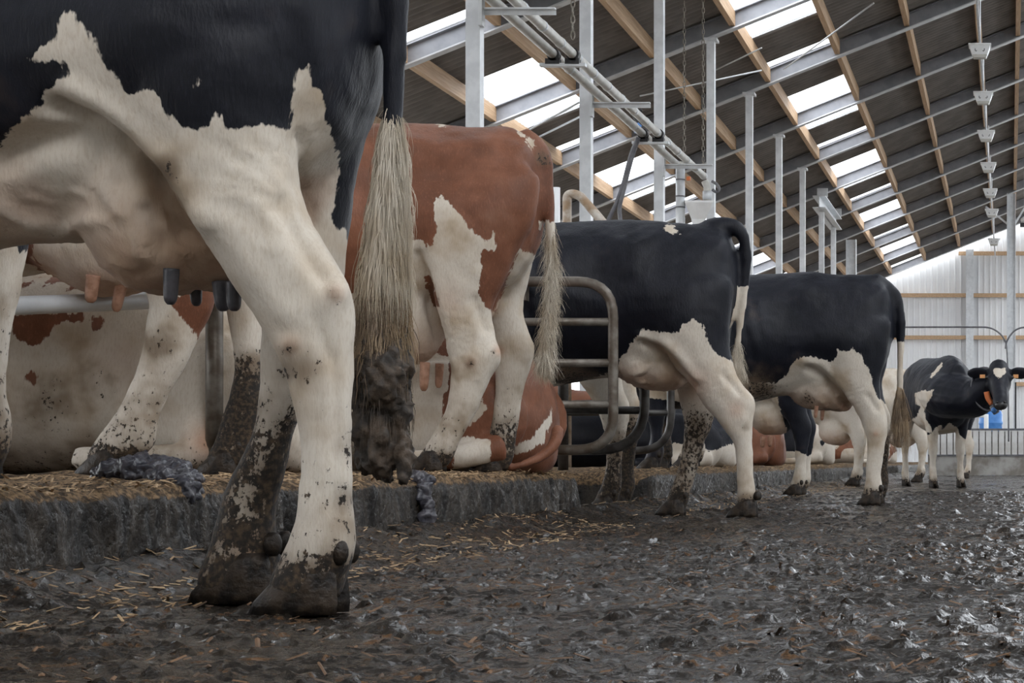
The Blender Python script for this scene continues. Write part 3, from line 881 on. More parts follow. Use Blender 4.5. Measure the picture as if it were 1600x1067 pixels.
def hair(root_pts, n, length, spread, width, sway=0.02, segs=6, seed=1, sag=0.0):
    """strands hanging from a path: list of (x, y, z, radius)"""
    rs = np.random.RandomState(seed)
    R = np.array(root_pts, float)
    mb = MB()
    V, Fc = [], []
    base = 0
    for i in range(n):
        t = rs.rand() ** 0.8 * (len(R) - 1)
        k = min(int(t), len(R) - 2); u = t - k
        p = R[k] * (1 - u) + R[k + 1] * u
        ang = rs.rand() * 2 * math.pi
        out = np.array([math.cos(ang), math.sin(ang), 0])
        p0 = p[:3] + out * p[3] * (0.5 + 0.5 * rs.rand())
        L = length * (0.55 + 0.6 * rs.rand())
        drift = out * spread * rs.rand() + rs.randn(3) * np.array([sway, sway, 0])
        w = width * (0.6 + 0.8 * rs.rand())
        side = np.array([-out[1], out[0], 0])
        for s in range(segs + 1):
            q = s / segs
            c = p0 + np.array([0, 0, -L * q]) + drift * (q ** 0.7) + out * sag * math.sin(q * math.pi) + rs.randn(3) * np.array([1, 1, 0]) * sway * 0.12
            ww = w * (1 - 0.85 * q)
            V += [c + side * ww, c - side * ww * 0.5 + out * ww * 0.8, c - side * ww * 0.5 - out * ww * 0.8]
        for s in range(segs):
            a = base + s * 3; b = a + 3
            Fc += [(a, a + 1, b + 1, b), (a + 1, a + 2, b + 2, b + 1), (a + 2, a, b, b + 2)]
        base += (segs + 1) * 3
    mb.add(np.array(V), Fc)
    return mb

HEADS = ((-1.78, 0, 1.14, .20), (-1.95, 0, 1.17, .175), (-2.12, 0, 1.24, .145), (-2.28, 0, 1.30, .12))

def cow(label, x0, d, zb=0.0, phi=0.0, scale=1.0, voxel=0.02, coat_m='coat_black', legs=None, group=None, lying=False,
        white=(), dark=(), base_dark=True, skin=(), dirt=(), mud=(0.55, 0.5), far_mud=None, fore_up=0.0, udder=(), teats=(), teat_m='teat_pink',
        tail=None, tail_white_z=None, switch=None, neck=None, head=None, bumps=(), dapple=None, keys=None, hoofs=True, eyes=False, smooth=6, extra=None, zs=1.0, lines=(), wrinkles=()):
    base = np.array([x0, d, zb], float)
    cp, sp = math.cos(phi), math.sin(phi)
    Rm = np.array([[cp, -sp, 0], [sp, cp, 0], [0, 0, 1.0]])
    T = lambda v: (np.asarray(v, float) * np.array([scale, scale, scale * zs])) @ Rm.T + base
    Ti = lambda v: ((np.asarray(v, float) - base) @ Rm) / np.array([scale, scale, scale * zs])
    mb = MB()
    br = body_rings(keys or (LYING if lying else BODY), tk=0.0 if lying else 0.42)
    mb.loft(T(br.reshape(-1, 3)).reshape(br.shape))
    feet = []
    if not lying:
        lg = {'nh': HIND, 'fh': HIND, 'nf': FORE, 'ff': FORE}
        for q in ('nh', 'fh', 'nf', 'ff'):
            tr = (legs or {}).get(q)
            if tr is not None:
                rows = tr['rows']
                rr = leg_rings(rows)
                mb.loft(rr)
                feet.append((np.array([tr['foot'][0], tr['foot'][1], tr['foot'][2]]), tr.get('hs', 1.0)))
            else:
                sg = -1 if q[0] == 'n' else 1
                K = []
                for z, xf, xr, yc, hy in lg[q]:
                    zz = z
                    if q[1] == 'f' and fore_up: zz = fore_up + z * (1.15 - fore_up) / 1.15
                    K.append((zz, xf, xr, sg * yc, hy))
                if legs and legs.get('shift') and q in legs['shift']:
                    dx = legs['shift'][q]
                    K = [(z, xf + dx * max(0, 1 - z / 0.8), xr + dx * max(0, 1 - z / 0.8), yc, hy) for z, xf, xr, yc, hy in K]
                rr = leg_rings(K)
                mb.loft(T(rr.reshape(-1, 3)).reshape(rr.shape))
                lowest = min(K)
                feet.append((T([(lowest[1] + lowest[2]) / 2 - 0.0, lowest[3], fore_up if q[1] == 'f' else 0.0]), scale))
    else:
        mb.ball(T([-.36, -.34, .27]), np.array([.33, .13, .25]) * scale, rot=Rm)
        mb.ball(T([-.36, .34, .27]), np.array([.33, .13, .25]) * scale, rot=Rm)
        mb.tube(T([(-.12, -.42, .13), (-.3, -.5, .08), (-.52, -.54, .07), (-.66, -.54, .06)]), np.array([.07, .05, .045, .05]) * scale, samples=14)
        mb.tube(T([(-1.45, -.26, .3), (-1.62, -.36, .10), (-1.45, -.40, .06), (-1.3, -.4, .05)]), np.array([.10, .07, .045, .045]) * scale, samples=14)
    for c, r in udder:
        mb.ball(c, r, 18, 12)
    nk = neck if neck is not None else [tuple(T(q[:3])) + (q[3] * scale,) for q in (HEADS if not lying else [(a, b, c - .42, e) for a, b, c, e in HEADS])]
    nk = np.array(nk)
    mb.tube(nk[:, :3], nk[:, 3], 18, flat=0.75, samples=16)
    if head is None:
        hp = nk[-1, :3] + np.array([0, 0, .07]); hf = Rm @ np.array([-.8, 0, -.6]); hu = Rm @ np.array([-.6, 0, .8])
    else:
        hp, hf, hu = head
    hf, hu, hs = head_parts(mb, hp, hf, hu)
    tp = None
    if tail is not None:
        tp = np.array(tail, float)
        mb.tube(tp[:, :3], tp[:, 3], 12, samples=30)
    if extra: extra(mb, T)
    me = remesh(mb, voxel, smooth)
    v, nn = get_v(me)
    L = Ti(v)
    disp = np.zeros(len(v))
    allb = list(bumps)
    if not lying:
        for s in (-1, 1):
            allb += [(-.53, s * .27, 1.345, .075, .034), (-.06, s * .12, 1.31, .06, .02), (-.63, s * .29, 1.17, .15, -.045), (-.30, s * .27, 1.22, .14, -.02), (-.28, s * .26, 1.02, .14, .02), (-.9, s * .3, 1.33, .12, -.015), (-1.5, s * .27, 1.15, .15, .03)]
        allb += [(-.12, 0, 1.42, .09, .018)]
        w = np.clip(np.minimum(L[:, 0] + 1.45, -.72 - L[:, 0]) / .2, 0, 1) * np.clip((L[:, 2] - .75) / .2, 0, 1) * np.clip((1.35 - L[:, 2]) / .1, 0, 1)
        disp += w * 0.0045 * np.sin((L[:, 0] + .25 * L[:, 2]) * 2 * math.pi / .085)
    else:
        for s in (-1, 1):
            allb += [(-.6, s * .38, .66, .12, .03), (-.75, s * .43, .45, .16, -.04), (-.05, s * .14, .42, .06, .02)]
    for bx, by, bz, r, a in allb:
        disp += a * np.exp(-((L - np.array([bx, by, bz])) ** 2).sum(1) / (r * r))
    if lines or wrinkles:
        C0 = chart(v)
        side_ = np.clip((-nn[:, 1] + .15) * 2.2, 0, 1) * (L[:, 1] < .06)
        for pts, r, a in lines:
            Q = np.array(pts, float)
            dmn = np.full(len(v), 1e9)
            if len(Q) == 1: dmn = np.hypot(*(C0 - Q[0]).T)
            for p0, p1 in zip(Q[:-1], Q[1:]):
                ab = p1 - p0
                t_ = np.clip(((C0 - p0) @ ab) / (ab @ ab), 0, 1)
                dmn = np.minimum(dmn, np.hypot(*(C0 - p0 - t_[:, None] * ab).T))
            disp += side_ * a * np.exp(-(dmn / r) ** 2)
        for cx, cy, rx, ry, an, wl, a in wrinkles:
            e = np.exp(-((C0[:, 0] - cx) / rx) ** 2 - ((C0[:, 1] - cy) / ry) ** 2)
            ph_ = (C0[:, 0] * math.sin(an) + C0[:, 1] * math.cos(an)) / wl * 2 * math.pi + 5.0 * fbm(np.column_stack([C0 / (wl * 6), np.zeros(len(C0))]), 2)
            disp += side_ * e * a * np.sin(ph_)
    for c, r in udder:
        e = (((v - np.array(c)) / (np.array(r) * 1.1)) ** 2).sum(1)
        rg = 1 - np.abs(2 * fbm(v * 14 + 2.7, 2) - 1)
        disp += np.clip((1.2 - e) * 3, 0, 1) * np.clip((rg - .86) / .14, 0, 1) * .0045
    disp += (fbm(v * 9, 2) - .5) * 0.012 + (fbm(v * 30 + 4, 2) - .5) * 0.004
    v = v + nn * disp[:, None]
    C = chart(v)
    s_px = F / d
    # markings
    if dapple is not None:
        sc_, th_, leg_ = dapple
        pt = (fbm(L * sc_ + x0 * 3.1 + d, 3, .45) - th_) * 0.6
        pt = np.minimum(pt, (L[:, 2] - leg_) * 1.0)
    elif base_dark:
        pt = np.full(len(v), 0.5)
        for pl in white: pt = np.minimum(pt, -poly_sd(C, pl) / s_px)
        for pl in dark: pt = np.maximum(pt, poly_sd(C, pl) / s_px)
    else:
        pt = np.full(len(v), -0.5)
        for pl in dark: pt = np.maximum(pt, poly_sd(C, pl) / s_px)
    if tp is not None and tail_white_z is not None:
        tt, _r = spline(tp[:, :3], tp[:, 3], 40)
        dm = np.sqrt(((v[:, None, :] - tt[None, 6:]) ** 2).sum(2)).min(1) if len(v) < 400000 else np.ones(len(v))
        on = (dm < 0.05) & (v[:, 2] < tt[6, 2])
        pt = np.where(on, (v[:, 2] - tail_white_z), pt)
    sk = np.zeros(len(v))
    for (a, b, r, q) in skin:
        sk = np.maximum(sk, q * np.exp(-((C - np.array([a, b])) ** 2).sum(1) / (r * r)))
    for c, r in udder:
        e = (((v - np.array(c)) / (np.array(r) * 1.12)) ** 2).sum(1)
        sk = np.maximum(sk, np.clip((1.15 - e) * 3, 0, 1) * np.clip((c[2] - v[:, 2]) / r[2] * .55 + .12, 0, .6))
    zl = L[:, 2]
    dt = np.clip((mud[1] - zl) / mud[1], 0, 1) ** 0.8 * mud[0] if not lying else np.clip((.25 - zl) / .25, 0, 1) * mud[0]
    if not lying: dt = np.maximum(dt, np.clip((.15 - zl) / .09, 0, 1) * min(1.0, .45 + mud[0]))
    if far_mud:
        fy = np.clip((L[:, 1] - 0.02) / .05, 0, 1)
        dt = np.maximum(dt, fy * far_mud[0] * np.clip((far_mud[1] - zl) / .2, 0, 1))
    for (a, b, r, q) in dirt:
        dt = np.maximum(dt, q * np.exp(-((C - np.array([a, b])) ** 2).sum(1) / (r * r)))
    me.vertices.foreach_set('co', (v - base).astype(np.float32).ravel())
    for nm, val in (('patch', pt), ('dirt', dt), ('skin', sk)):
        a = me.attributes.new(nm, 'FLOAT', 'POINT'); a.data.foreach_set('value', val.astype(np.float32))
    me.update(); me.shade_smooth()
    root = empty('cow', base, label, 'cow', group)
    me.name = 'body'
    link('body', me, M[coat_m], root)
    if hoofs:
        for ft, hsx in feet:
            o = link('hoof', CLAW, M['hoof'], root)
            o.location = ft - base + np.array([0, 0, -0.008]); o.scale = (hsx, hsx, hsx); o.rotation_euler = (0, 0, phi)
    for (a, b, r) in teats:
        a, b = np.array(a) - base, np.array(b) - base
        MB().tube([a, a * .6 + b * .4, a * .15 + b * .85, b], [r, r * .95, r * .8, r * .35], 12, samples=12).build('teat', M[teat_m], root, True)
    if switch is not None:
        rp, n, ln, sd, wdt, mt = switch
        rp = [(q[0] - base[0], q[1] - base[1], q[2] - base[2], q[3]) for q in rp]
        hair(rp, n, ln, sd, wdt, seed=int(abs(x0) * 100)).build('tail_switch', M[mt], root)
    if eyes:
        for sgn in (-1, 1):
            MB().ball(hp + hf * .15 + hs * sgn * .122 + hu * (-.022) - base, (.02, .02, .02), 12, 8).build('eye', M['eye'], root, True)
    return root, hp, hf, hu, hs

def P(px, py, d): return np.array(W(px, py, d))

# --- the foreground black and white cow
d1 = 3.40
near1 = px_leg([(-120, 150, 545, .06), (-40, 150, 525, .09), (60, 160, 500, .115), (130, 165, 478, .12), (180, 182, 460, .115), (215, 208, 456, .105), (256, 245, 459, .095), (308, 279, 471, .088), (352, 304, 489, .08), (400, 336, 520, .072), (432, 358, 541, .066), (460, 374, 553, .062),
                (500, 401, 556, .058), (540, 424, 554, .053), (572, 440, 553, .05), (616, 453, 552, .047), (656, 465, 551, .044), (700, 471, 550, .042), (760, 470, 550, .042), (800, 467, 550, .045), (830, 459, 553, .05), (855, 448, 553, .053), (880, 434, 545, .054), (905, 424, 538, .056), (930, 420, 532, .056), (940, 422, 530, .054)], 3.24, 0.06)
far1 = px_leg([(-60, 240, 590, .06), (60, 250, 585, .10), (180, 300, 575, .11), (260, 330, 558, .10), (330, 345, 545, .085), (400, 372, 538, .07), (460, 395, 530, .06), (520, 410, 518, .056), (560, 411, 500, .05), (600, 409, 486, .046), (640, 404, 470, .044), (680, 394, 458, .044), (720, 378, 449, .044), (760, 357, 438, .044), (800, 341, 430, .046), (830, 332, 432, .05), (860, 323, 434, .053), (890, 313, 432, .055), (915, 310, 428, .055), (928, 312, 426, .053)], 3.50, 0.0)
ud = P(285, 300, 3.38)
wh1 = [[(108, 18), (120, 36), (144, 56), (160, 92), (184, 124), (200, 144), (228, 140), (244, 148), (256, 176), (280, 192), (304, 200), (330, 202), (340, 176), (356, 192), (376, 204), (412, 194), (444, 206), (456, 200), (452, 172), (464, 120), (472, 112), (492, 70), (482, 104), (484, 132), (496, 140), (508, 144), (508, 184), (525, 230), (532, 260), (528, 300), (520, 340), (535, 360), (560, 420), (700, 500), (700, 1100), (-700, 1100), (-700, 380), (-200, 330), (0, 232), (24, 200), (64, 160), (68, 148), (92, 128), (110, 116), (96, 96), (72, 90), (44, 98), (38, 88), (80, 64), (84, 40)],
       [(315, 104), (320, 106), (317, 122), (312, 136), (309, 128)]]
tail1 = [P(540, -205, 3.38).tolist() + [.05], P(580, -205, 3.38).tolist() + [.045], P(607, -170, 3.38).tolist() + [.038], P(618, -60, 3.38).tolist() + [.028], P(617, 60, 3.38).tolist() + [.024], P(614, 180, 3.38).tolist() + [.02], P(610, 300, 3.38).tolist() + [.016], P(606, 420, 3.38).tolist() + [.014], P(604, 520, 3.38).tolist() + [.012]]
c1, *_ = cow('black and white cow in the foreground, cut off by the frame', -1.20, d1, 0.0, voxel=0.0115, legs={'nh': dict(rows=near1, foot=P(488, 952, 3.24) * [1, 1, 0] + [0, 0, 0], hs=1.06), 'fh': dict(rows=far1, foot=P(388, 935, 3.50) * [1, 1, 0], hs=1.08)},
         fore_up=0.21, white=wh1, udder=[(P(250, 290, 3.38), (.15, .15, .21)), (P(345, 285, 3.42), (.15, .15, .215)), (P(210, 260, 3.34), (.10, .10, .14)), (P(430, 230, 3.46), (.115, .12, .165)), (P(60, 270, 3.40), (.2, .16, .12))],
         teats=[(P(268, 420, 3.28), P(266, 476, 3.28), .014), (P(305, 435, 3.44), P(307, 478, 3.44), .012), (P(345, 440, 3.36), P(349, 486, 3.36), .016), (P(365, 440, 3.3), P(366, 486, 3.3), .014)], teat_m='teat_dark',
         tail=tail1, tail_white_z=P(612, 205, 3.38)[2], mud=(.48, .52), far_mud=(.95, .48),
         skin=[(525, 458, 14, .55), (452, 540, 16, .6), (395, 855, 26, 1.0)], dirt=[(265, 262, 26, .55), (522, 462, 18, .52), (452, 548, 20, .5), (475, 575, 40, .42), (545, 700, 40, .5), (540, 780, 34, .6), (520, 890, 40, .85), (450, 580, 26, .5), (365, 830, 40, 1.0), (300, 290, 50, .25), (80, 360, 30, .3)],
         lines=[([(90, 168), (150, 196), (190, 232), (232, 278), (265, 328), (290, 370)], 15, -.040), ([(112, 138), (172, 170), (216, 203), (264, 253), (297, 308), (322, 352)], 15, .014), ([(440, 320), (475, 385), (506, 432)], 15, -.02), ([(330, 330), (400, 430), (446, 490)], 20, .009),
                ([(525, 455)], 22, .014), ([(450, 540)], 20, .011), ([(524, 560), (526, 640), (523, 740), (520, 800)], 8, -.007), ([(495, 500), (512, 560)], 12, -.008), ([(465, 215), (470, 280), (490, 350)], 10, -.015), ([(0, 250), (60, 225), (120, 215), (165, 245)], 26, -.03),
                ([(155, 190), (172, 245), (160, 300), (198, 345), (216, 400)], 6, .009), ([(200, 260), (235, 320), (228, 380)], 6, .007), ([(235, 330), (260, 380)], 16, -.02), ([(0, 320), (40, 345), (90, 358), (140, 345)], 12, .012)],
         wrinkles=[(390, 300, 70, 90, .15, 13, .0032), (420, 250, 60, 60, -.1, 17, .003)], smooth=5)
b0 = np.array(c1.location)
rp = [(*(P(x, y, 3.38) - b0), r) for x, y, r in ((613, 165, .012), (612, 220, .020), (609, 280, .026), (605, 340, .034), (602, 400, .040), (600, 430, .040))]
hair(rp, 5200, .12, .008, .00085, .007, 5, 3, .008).build('tail_switch', M['switch_white'], c1)
rp = [(*(P(x, y, 3.38) - b0), r) for x, y, r in ((600, 430, .036), (599, 480, .040), (597, 540, .038))]
hair(rp, 1500, .11, .014, .0010, .010, 5, 4, .008).build('tail_switch', M['switch_dirty'], c1)
db = MB()
for (x, y, rx, rz_) in ((598, 520, 22, 40), (585, 500, 12, 40), (612, 505, 12, 46), (560, 640, 8, 60), (585, 690, 9, 60), (621, 680, 8, 60), (575, 560, 18, 40), (620, 560, 22, 50), (598, 590, 34, 60), (612, 650, 28, 70), (575, 660, 20, 60), (592, 700, 26, 46), (572, 712, 14, 36), (607, 700, 17, 52), (630, 720, 11, 34), (560, 600, 10, 30), (633, 610, 9, 40), (617, 530, 14, 26), (566, 545, 9, 12), (629, 690, 12, 30)):
    q = P(x, y, 3.38 + random.uniform(-.03, .03)) - b0
    db.ball(q, (rx / 828, max(rx, 16) / 828 * .85, rz_ / 828), 14, 9)
dm = remesh(db, 0.005, 1)
v, nn = get_v(dm)
v += nn * ((fbm(v * [60, 60, 25], 3) - .5) * .034 + (fbm(v * 150, 2) - .5) * .012)[:, None]
dm.vertices.foreach_set('co', v.astype(np.float32).ravel()); dm.shade_smooth()
link('dung_clump', dm, M['dung'], c1)
rp = [(*(P(x, y, 3.38) - b0), r) for x, y, r in ((600, 480, .036), (598, 560, .044), (596, 640, .036))]
hair(rp, 420, .14, .012, .0011, .010, 5, 9, .008).build('tail_switch', M['dung'], c1)

# --- red and white cow, standing in its cubicle
d2 = 7.45
near2 = px_leg([(230, 690, 846, .06), (290, 676, 842, .10), (340, 664, 834, .118), (390, 662, 808, .115), (440, 668, 786, .10), (482, 680, 768, .085), (531, 693, 776, .066), (554, 699, 783, .058), (568, 703, 781, .055), (586, 704, 770, .05), (622, 701, 755, .042), (650, 691, 741, .040), (675, 679, 727, .040), (700, 663, 714, .044), (716, 652, 708, .047), (727, 648, 700, .048), (732, 648, 697, .046)], 7.28, .03)
far2 = px_leg([(230, 700, 850, .06), (300, 690, 848, .10), (380, 700, 838, .11), (440, 735, 824, .095), (480, 750, 816, .08), (520, 762, 826, .066), (547, 769, 836, .058), (565, 772, 832, .054), (590, 774, 824, .048), (622, 773, 816, .042), (650, 769, 811, .040), (675, 763, 807, .042), (700, 756, 804, .046), (716, 748, 803, .048), (730, 738, 798, .048), (736, 736, 796, .046)], 7.60, 0)
wh2 = [[(679, 310), (691, 305), (700, 316), (724, 340), (733, 358), (745, 367), (760, 376), (773, 362), (772, 391), (754, 391), (751, 409), (754, 421), (748, 439), (748, 455), (752, 470), (764, 484), (795, 500), (880, 500), (880, 760), (520, 760), (540, 470), (559, 448), (574, 430), (565, 400), (568, 382), (580, 379), (610, 380), (640, 376), (655, 374), (667, 385), (676, 382), (682, 352), (679, 328)],
       [(679, 189), (703, 188), (695, 200), (684, 198)], [(812, 388), (840, 400), (850, 500), (790, 520), (774, 482), (790, 445), (802, 412)], [(803, 199), (832, 221), (847, 246), (836, 238), (815, 214)]]
tail2 = [P(815, 218, 7.45).tolist() + [.05], P(838, 230, 7.45).tolist() + [.042], P(852, 252, 7.45).tolist() + [.034], P(857, 290, 7.44).tolist() + [.026], P(859, 340, 7.44).tolist() + [.022], P(862, 400, 7.44).tolist() + [.019], P(861, 450, 7.44).tolist() + [.017], P(855, 510, 7.44).tolist() + [.015], P(850, 560, 7.44).tolist() + [.012]]
cow('red and white cow standing on the bed with muddy white legs', -1.945, d2, 0.213, voxel=0.013, coat_m='coat_red', legs={'nh': dict(rows=near2, foot=P(674, 736, 7.28), hs=1.0), 'fh': dict(rows=far2, foot=P(768, 738, 7.60), hs=1.0)},
    white=wh2, dark=[[(664, 432), (672, 430), (680, 448), (687, 478), (678, 480), (668, 452)]], udder=[(P(640, 500, 7.45), (.15, .15, .19)), (P(600, 480, 7.42), (.14, .14, .16)), (P(725, 455, 7.47), (.15, .10, .17))],
    teats=[(P(664, 566, 7.36), P(662, 611, 7.36), .021), (P(687, 568, 7.5), P(685, 606, 7.5), .018)], tail=tail2, tail_white_z=P(855, 346, 7.44)[2], mud=(.42, .62), far_mud=(.75, .35),
    skin=[(735, 567, 9, .6), (780, 548, 8, .8), (700, 470, 25, .3)], dirt=[(772, 548, 8, .6), (735, 567, 10, .5), (850, 250, 20, .6), (640, 310, 30, .3), (770, 340, 60, .22), (700, 590, 40, .28)],
    switch=([(*P(x, y, 7.44), r) for x, y, r in ((859, 344, .016), (862, 400, .020), (862, 450, .024), (857, 500, .026), (852, 545, .024), (850, 565, .02))], 2600, .10, .006, .0011, 'switch_white'), group='dairy cows',
    lines=[([(655, 400), (668, 450), (678, 492), (689, 532)], 8, -.03), ([(735, 567)], 9, .012), ([(772, 550)], 9, .012), ([(590, 213), (690, 230), (760, 228)], 15, .014), ([(600, 262), (700, 275)], 24, -.022), ([(742, 470), (760, 515)], 8, -.014), ([(745, 600), (725, 650), (700, 695)], 5, -.006)],
    wrinkles=[(715, 520, 30, 40, .2, 8, .004)])

# --- first black cow, hind feet in the alley
d3 = 8.85
near3 = px_leg([(400, 1010, 1146, .06), (440, 1000, 1146, .10), (480, 1000, 1144, .115), (520, 1010, 1141, .115), (550, 1030, 1141, .10), (575, 1052, 1148, .088), (600, 1076, 1160, .075), (618, 1090, 1176, .066), (632, 1098, 1180, .06), (650, 1112, 1179, .053), (670, 1130, 1177, .046), (690, 1146, 1176, .040), (720, 1150, 1177, .037), (750, 1151, 1179, .038), (770, 1151, 1181, .042), (785, 1151, 1182, .046), (797, 1151, 1181, .046), (802, 1152, 1180, .045)], 8.68, .03)
far3 = px_leg([(420, 1010, 1146, .07), (500, 1020, 1144, .11), (560, 1035, 1138, .095), (600, 1056, 1130, .08), (625, 1062, 1122, .066), (645, 1066, 1117, .058), (665, 1068, 1112, .05), (690, 1067, 1103, .043), (715, 1064, 1095, .039), (740, 1057, 1088, .039), (760, 1050, 1081, .042), (778, 1042, 1076, .046), (792, 1036, 1073, .047), (800, 1035, 1071, .046)], 9.0, 0)
wh3 = [[(1000, 520), (1004, 514), (1020, 517), (1037, 520), (1055, 520), (1066, 510), (1067, 506), (1082, 499), (1089, 499), (1097, 510), (1105, 520), (1106, 532), (1115, 547), (1130, 560), (1142, 562), (1200, 600), (1200, 830), (1000, 830), (1000, 700), (860, 660), (600, 640), (600, 600), (840, 604), (870, 598), (920, 592), (955, 582), (970, 560), (985, 540)],
       [(1035, 357), (1045, 350), (1055, 351), (1052, 357), (1065, 366), (1045, 365)]]
tail3 = [P(1085, 372, 8.85).tolist() + [.05], P(1120, 357, 8.85).tolist() + [.044], P(1148, 355, 8.85).tolist() + [.038], P(1162, 372, 8.84).tolist() + [.033], P(1166, 405, 8.84).tolist() + [.028], P(1164, 440, 8.84).tolist() + [.025], P(1158, 490, 8.84).tolist() + [.022], P(1152, 540, 8.84).tolist() + [.018], P(1150, 570, 8.84).tolist() + [.014]]
cow('black cow with a white back spot, hind feet in the alley', -1.345, d3, 0.0, voxel=0.014, legs={'nh': dict(rows=near3, foot=P(1166, 807, 8.68) * [1, 1, 0]), 'fh': dict(rows=far3, foot=P(1054, 807, 9.0) * [1, 1, 0])}, fore_up=.21,
    white=wh3, udder=[(P(1030, 573, 8.86), (.19, .15, .125)), (P(1000, 570, 8.82), (.12, .13, .10))], tail=tail3, tail_white_z=P(1160, 447, 8.84)[2], mud=(.30, .45), far_mud=(.62, .66),
    skin=[(1120, 690, 0.1, 0), (1085, 600, 25, .5), (1150, 640, 14, .5)], dirt=[(900, 606, 45, .75), (960, 598, 30, .5), (1165, 668, 10, .45), (1060, 790, 40, 1.0)],
    switch=([(*P(x, y, 8.84), r) for x, y, r in ((1153, 530, .012), (1150, 560, .02), (1151, 570, .024))], 900, .12, .014, .0013, 'switch_white'), group='dairy cows',
    lines=[([(1005, 537), (1035, 552), (1062, 580), (1082, 604)], 7, -.034), ([(998, 524), (1035, 532), (1062, 556), (1086, 590)], 7, .014), ([(1130, 585), (1155, 612)], 6, -.016), ([(1160, 655)], 8, .01), ([(1030, 360), (1000, 385), (985, 420)], 14, .012), ([(1010, 575), (985, 585), (1005, 598)], 4, .008)], wrinkles=[(1120, 600, 35, 40, .3, 8, .004)])

# --- second black cow
d4 = 11.3
near4 = px_leg([(470, 1268, 1396, .06), (500, 1262, 1394, .10), (530, 1268, 1390, .115), (560, 1287, 1385, .105), (585, 1302, 1378, .095), (601, 1312, 1375, .085), (615, 1321, 1376, .076), (630, 1330, 1380, .068), (645, 1338, 1385, .06), (658, 1344, 1387, .056), (672, 1349, 1387, .05), (688, 1353, 1385, .043), (707, 1354, 1382, .038), (727, 1353, 1379, .037), (744, 1352, 1377, .039), (756, 1351, 1379, .044), (768, 1348, 1381, .047), (778, 1345, 1380, .047), (782, 1345, 1379, .046)], 11.13, .03)
wh4 = [[(1240, 564), (1252, 558), (1270, 557), (1284, 561), (1301, 565), (1310, 552), (1308, 545), (1324, 550), (1333, 544), (1347, 555), (1354, 570), (1361, 584), (1363, 601), (1370, 619), (1395, 640), (1420, 640), (1420, 820), (1180, 820), (1180, 640), (1000, 620), (1000, 600), (1169, 598), (1212, 598), (1229, 587)]]
tail4 = [P(1365, 442, 11.3).tolist() + [.05], P(1385, 450, 11.3).tolist() + [.045], P(1398, 462, 11.3).tolist() + [.04], P(1406, 485, 11.29).tolist() + [.034], P(1408, 520, 11.29).tolist() + [.028], P(1407, 560, 11.29).tolist() + [.024], P(1406, 610, 11.29).tolist() + [.022], P(1406, 640, 11.29).tolist() + [.02]]
cow('black cow with a long white tail, farther down the alley', -.735, d4, 0.0, voxel=0.015, legs={'nh': dict(rows=near4, foot=P(1363, 787, 11.13) * [1, 1, 0]), 'shift': {'fh': .06}}, fore_up=.21,
    white=wh4, udder=[(P(1280, 605, 11.32), (.20, .16, .15)), (P(1310, 612, 11.34), (.12, .15, .13))], teats=[(P(1276, 634, 11.2), P(1274, 653, 11.2), .013), (P(1286, 636, 11.3), P(1284, 657, 11.3), .013)], tail=tail4, tail_white_z=P(1405, 535, 11.29)[2],
    mud=(.35, .42), far_mud=(.9, .55), skin=[(1320, 640, 16, .9), (1368, 678, 5, .7)], dirt=[(1262, 622, 16, .6), (1190, 607, 40, .6), (1390, 740, 14, 1.0)],
    switch=([(*P(x, y, 11.29), r) for x, y, r in ((1406, 600, .016), (1406, 630, .03), (1407, 650, .036))], 900, .24, .03, .0016, 'switch_dirty'), group='dairy cows',
    lines=[([(1265, 577), (1288, 590), (1308, 615), (1324, 642)], 6, -.034), ([(1255, 562), (1285, 568), (1305, 590), (1326, 626)], 6, .014), ([(1355, 618), (1372, 640)], 5, -.016), ([(1368, 678)], 7, .012), ([(1270, 600), (1282, 612), (1276, 622), (1290, 632)], 3, .008), ([(1288, 598), (1300, 612), (1312, 620)], 3, .008)], wrinkles=[(1340, 610, 25, 35, .3, 7, .004)])

# --- cow facing us at the end of the row
R5 = (-1.03, 19.75)
ph5 = math.radians(106)
wh5 = [[(1471, 566), (1473, 569), (1468, 578), (1462, 584), (1456, 591), (1453, 590), (1457, 582), (1465, 573)],
       [(1429, 615), (1445, 609), (1450, 612), (1458, 608), (1457, 617), (1450, 627), (1447, 635), (1444, 642), (1446, 653), (1452, 664), (1458, 675), (1410, 684), (1412, 662), (1420, 659), (1432, 650), (1439, 635), (1432, 632), (1430, 624)],
       [(1461, 668), (1471, 663), (1472, 672), (1483, 660), (1495, 668), (1499, 680), (1508, 686), (1514, 683), (1515, 780), (1400, 780), (1400, 684), (1455, 678)],
       [(1551, 575), (1571.5, 575), (1571, 584), (1561, 591), (1553, 584)]]
t5 = lambda a, b, c: np.array([R5[0], R5[1], 0]) + np.array([math.cos(ph5) * a - math.sin(ph5) * b, math.sin(ph5) * a + math.cos(ph5) * b, c])
nk5 = [(*t5(-1.55, 0, .95), .34), (*t5(-1.72, .03, .93), .31), (*P(1524, 622, 17.92), .255), (*P(1540, 608, 17.82), .20), (*P(1553, 597, 17.76), .14)]
c5, hp, hf, hu, hs = cow('black cow with a white forehead mark, facing us at right', R5[0], R5[1], 0.0, phi=ph5, scale=.94, voxel=0.013, white=wh5, dark=(), mud=(.2, .35), neck=nk5, head=(P(1561, 572, 17.68), np.array([.04, -.74, -.67]), np.array([0.03, -.67, .74])), eyes=True,
    skin=(), dirt=[(1483, 760, 20, .5)], group='dairy cows', smooth=4)
b0 = np.array(c5.location)
MB().ball(hp + hf * .52 + hu * -.06 - b0, (.062, .05, .042), 16, 10).build('muzzle', M['muzzle'], c5, True)
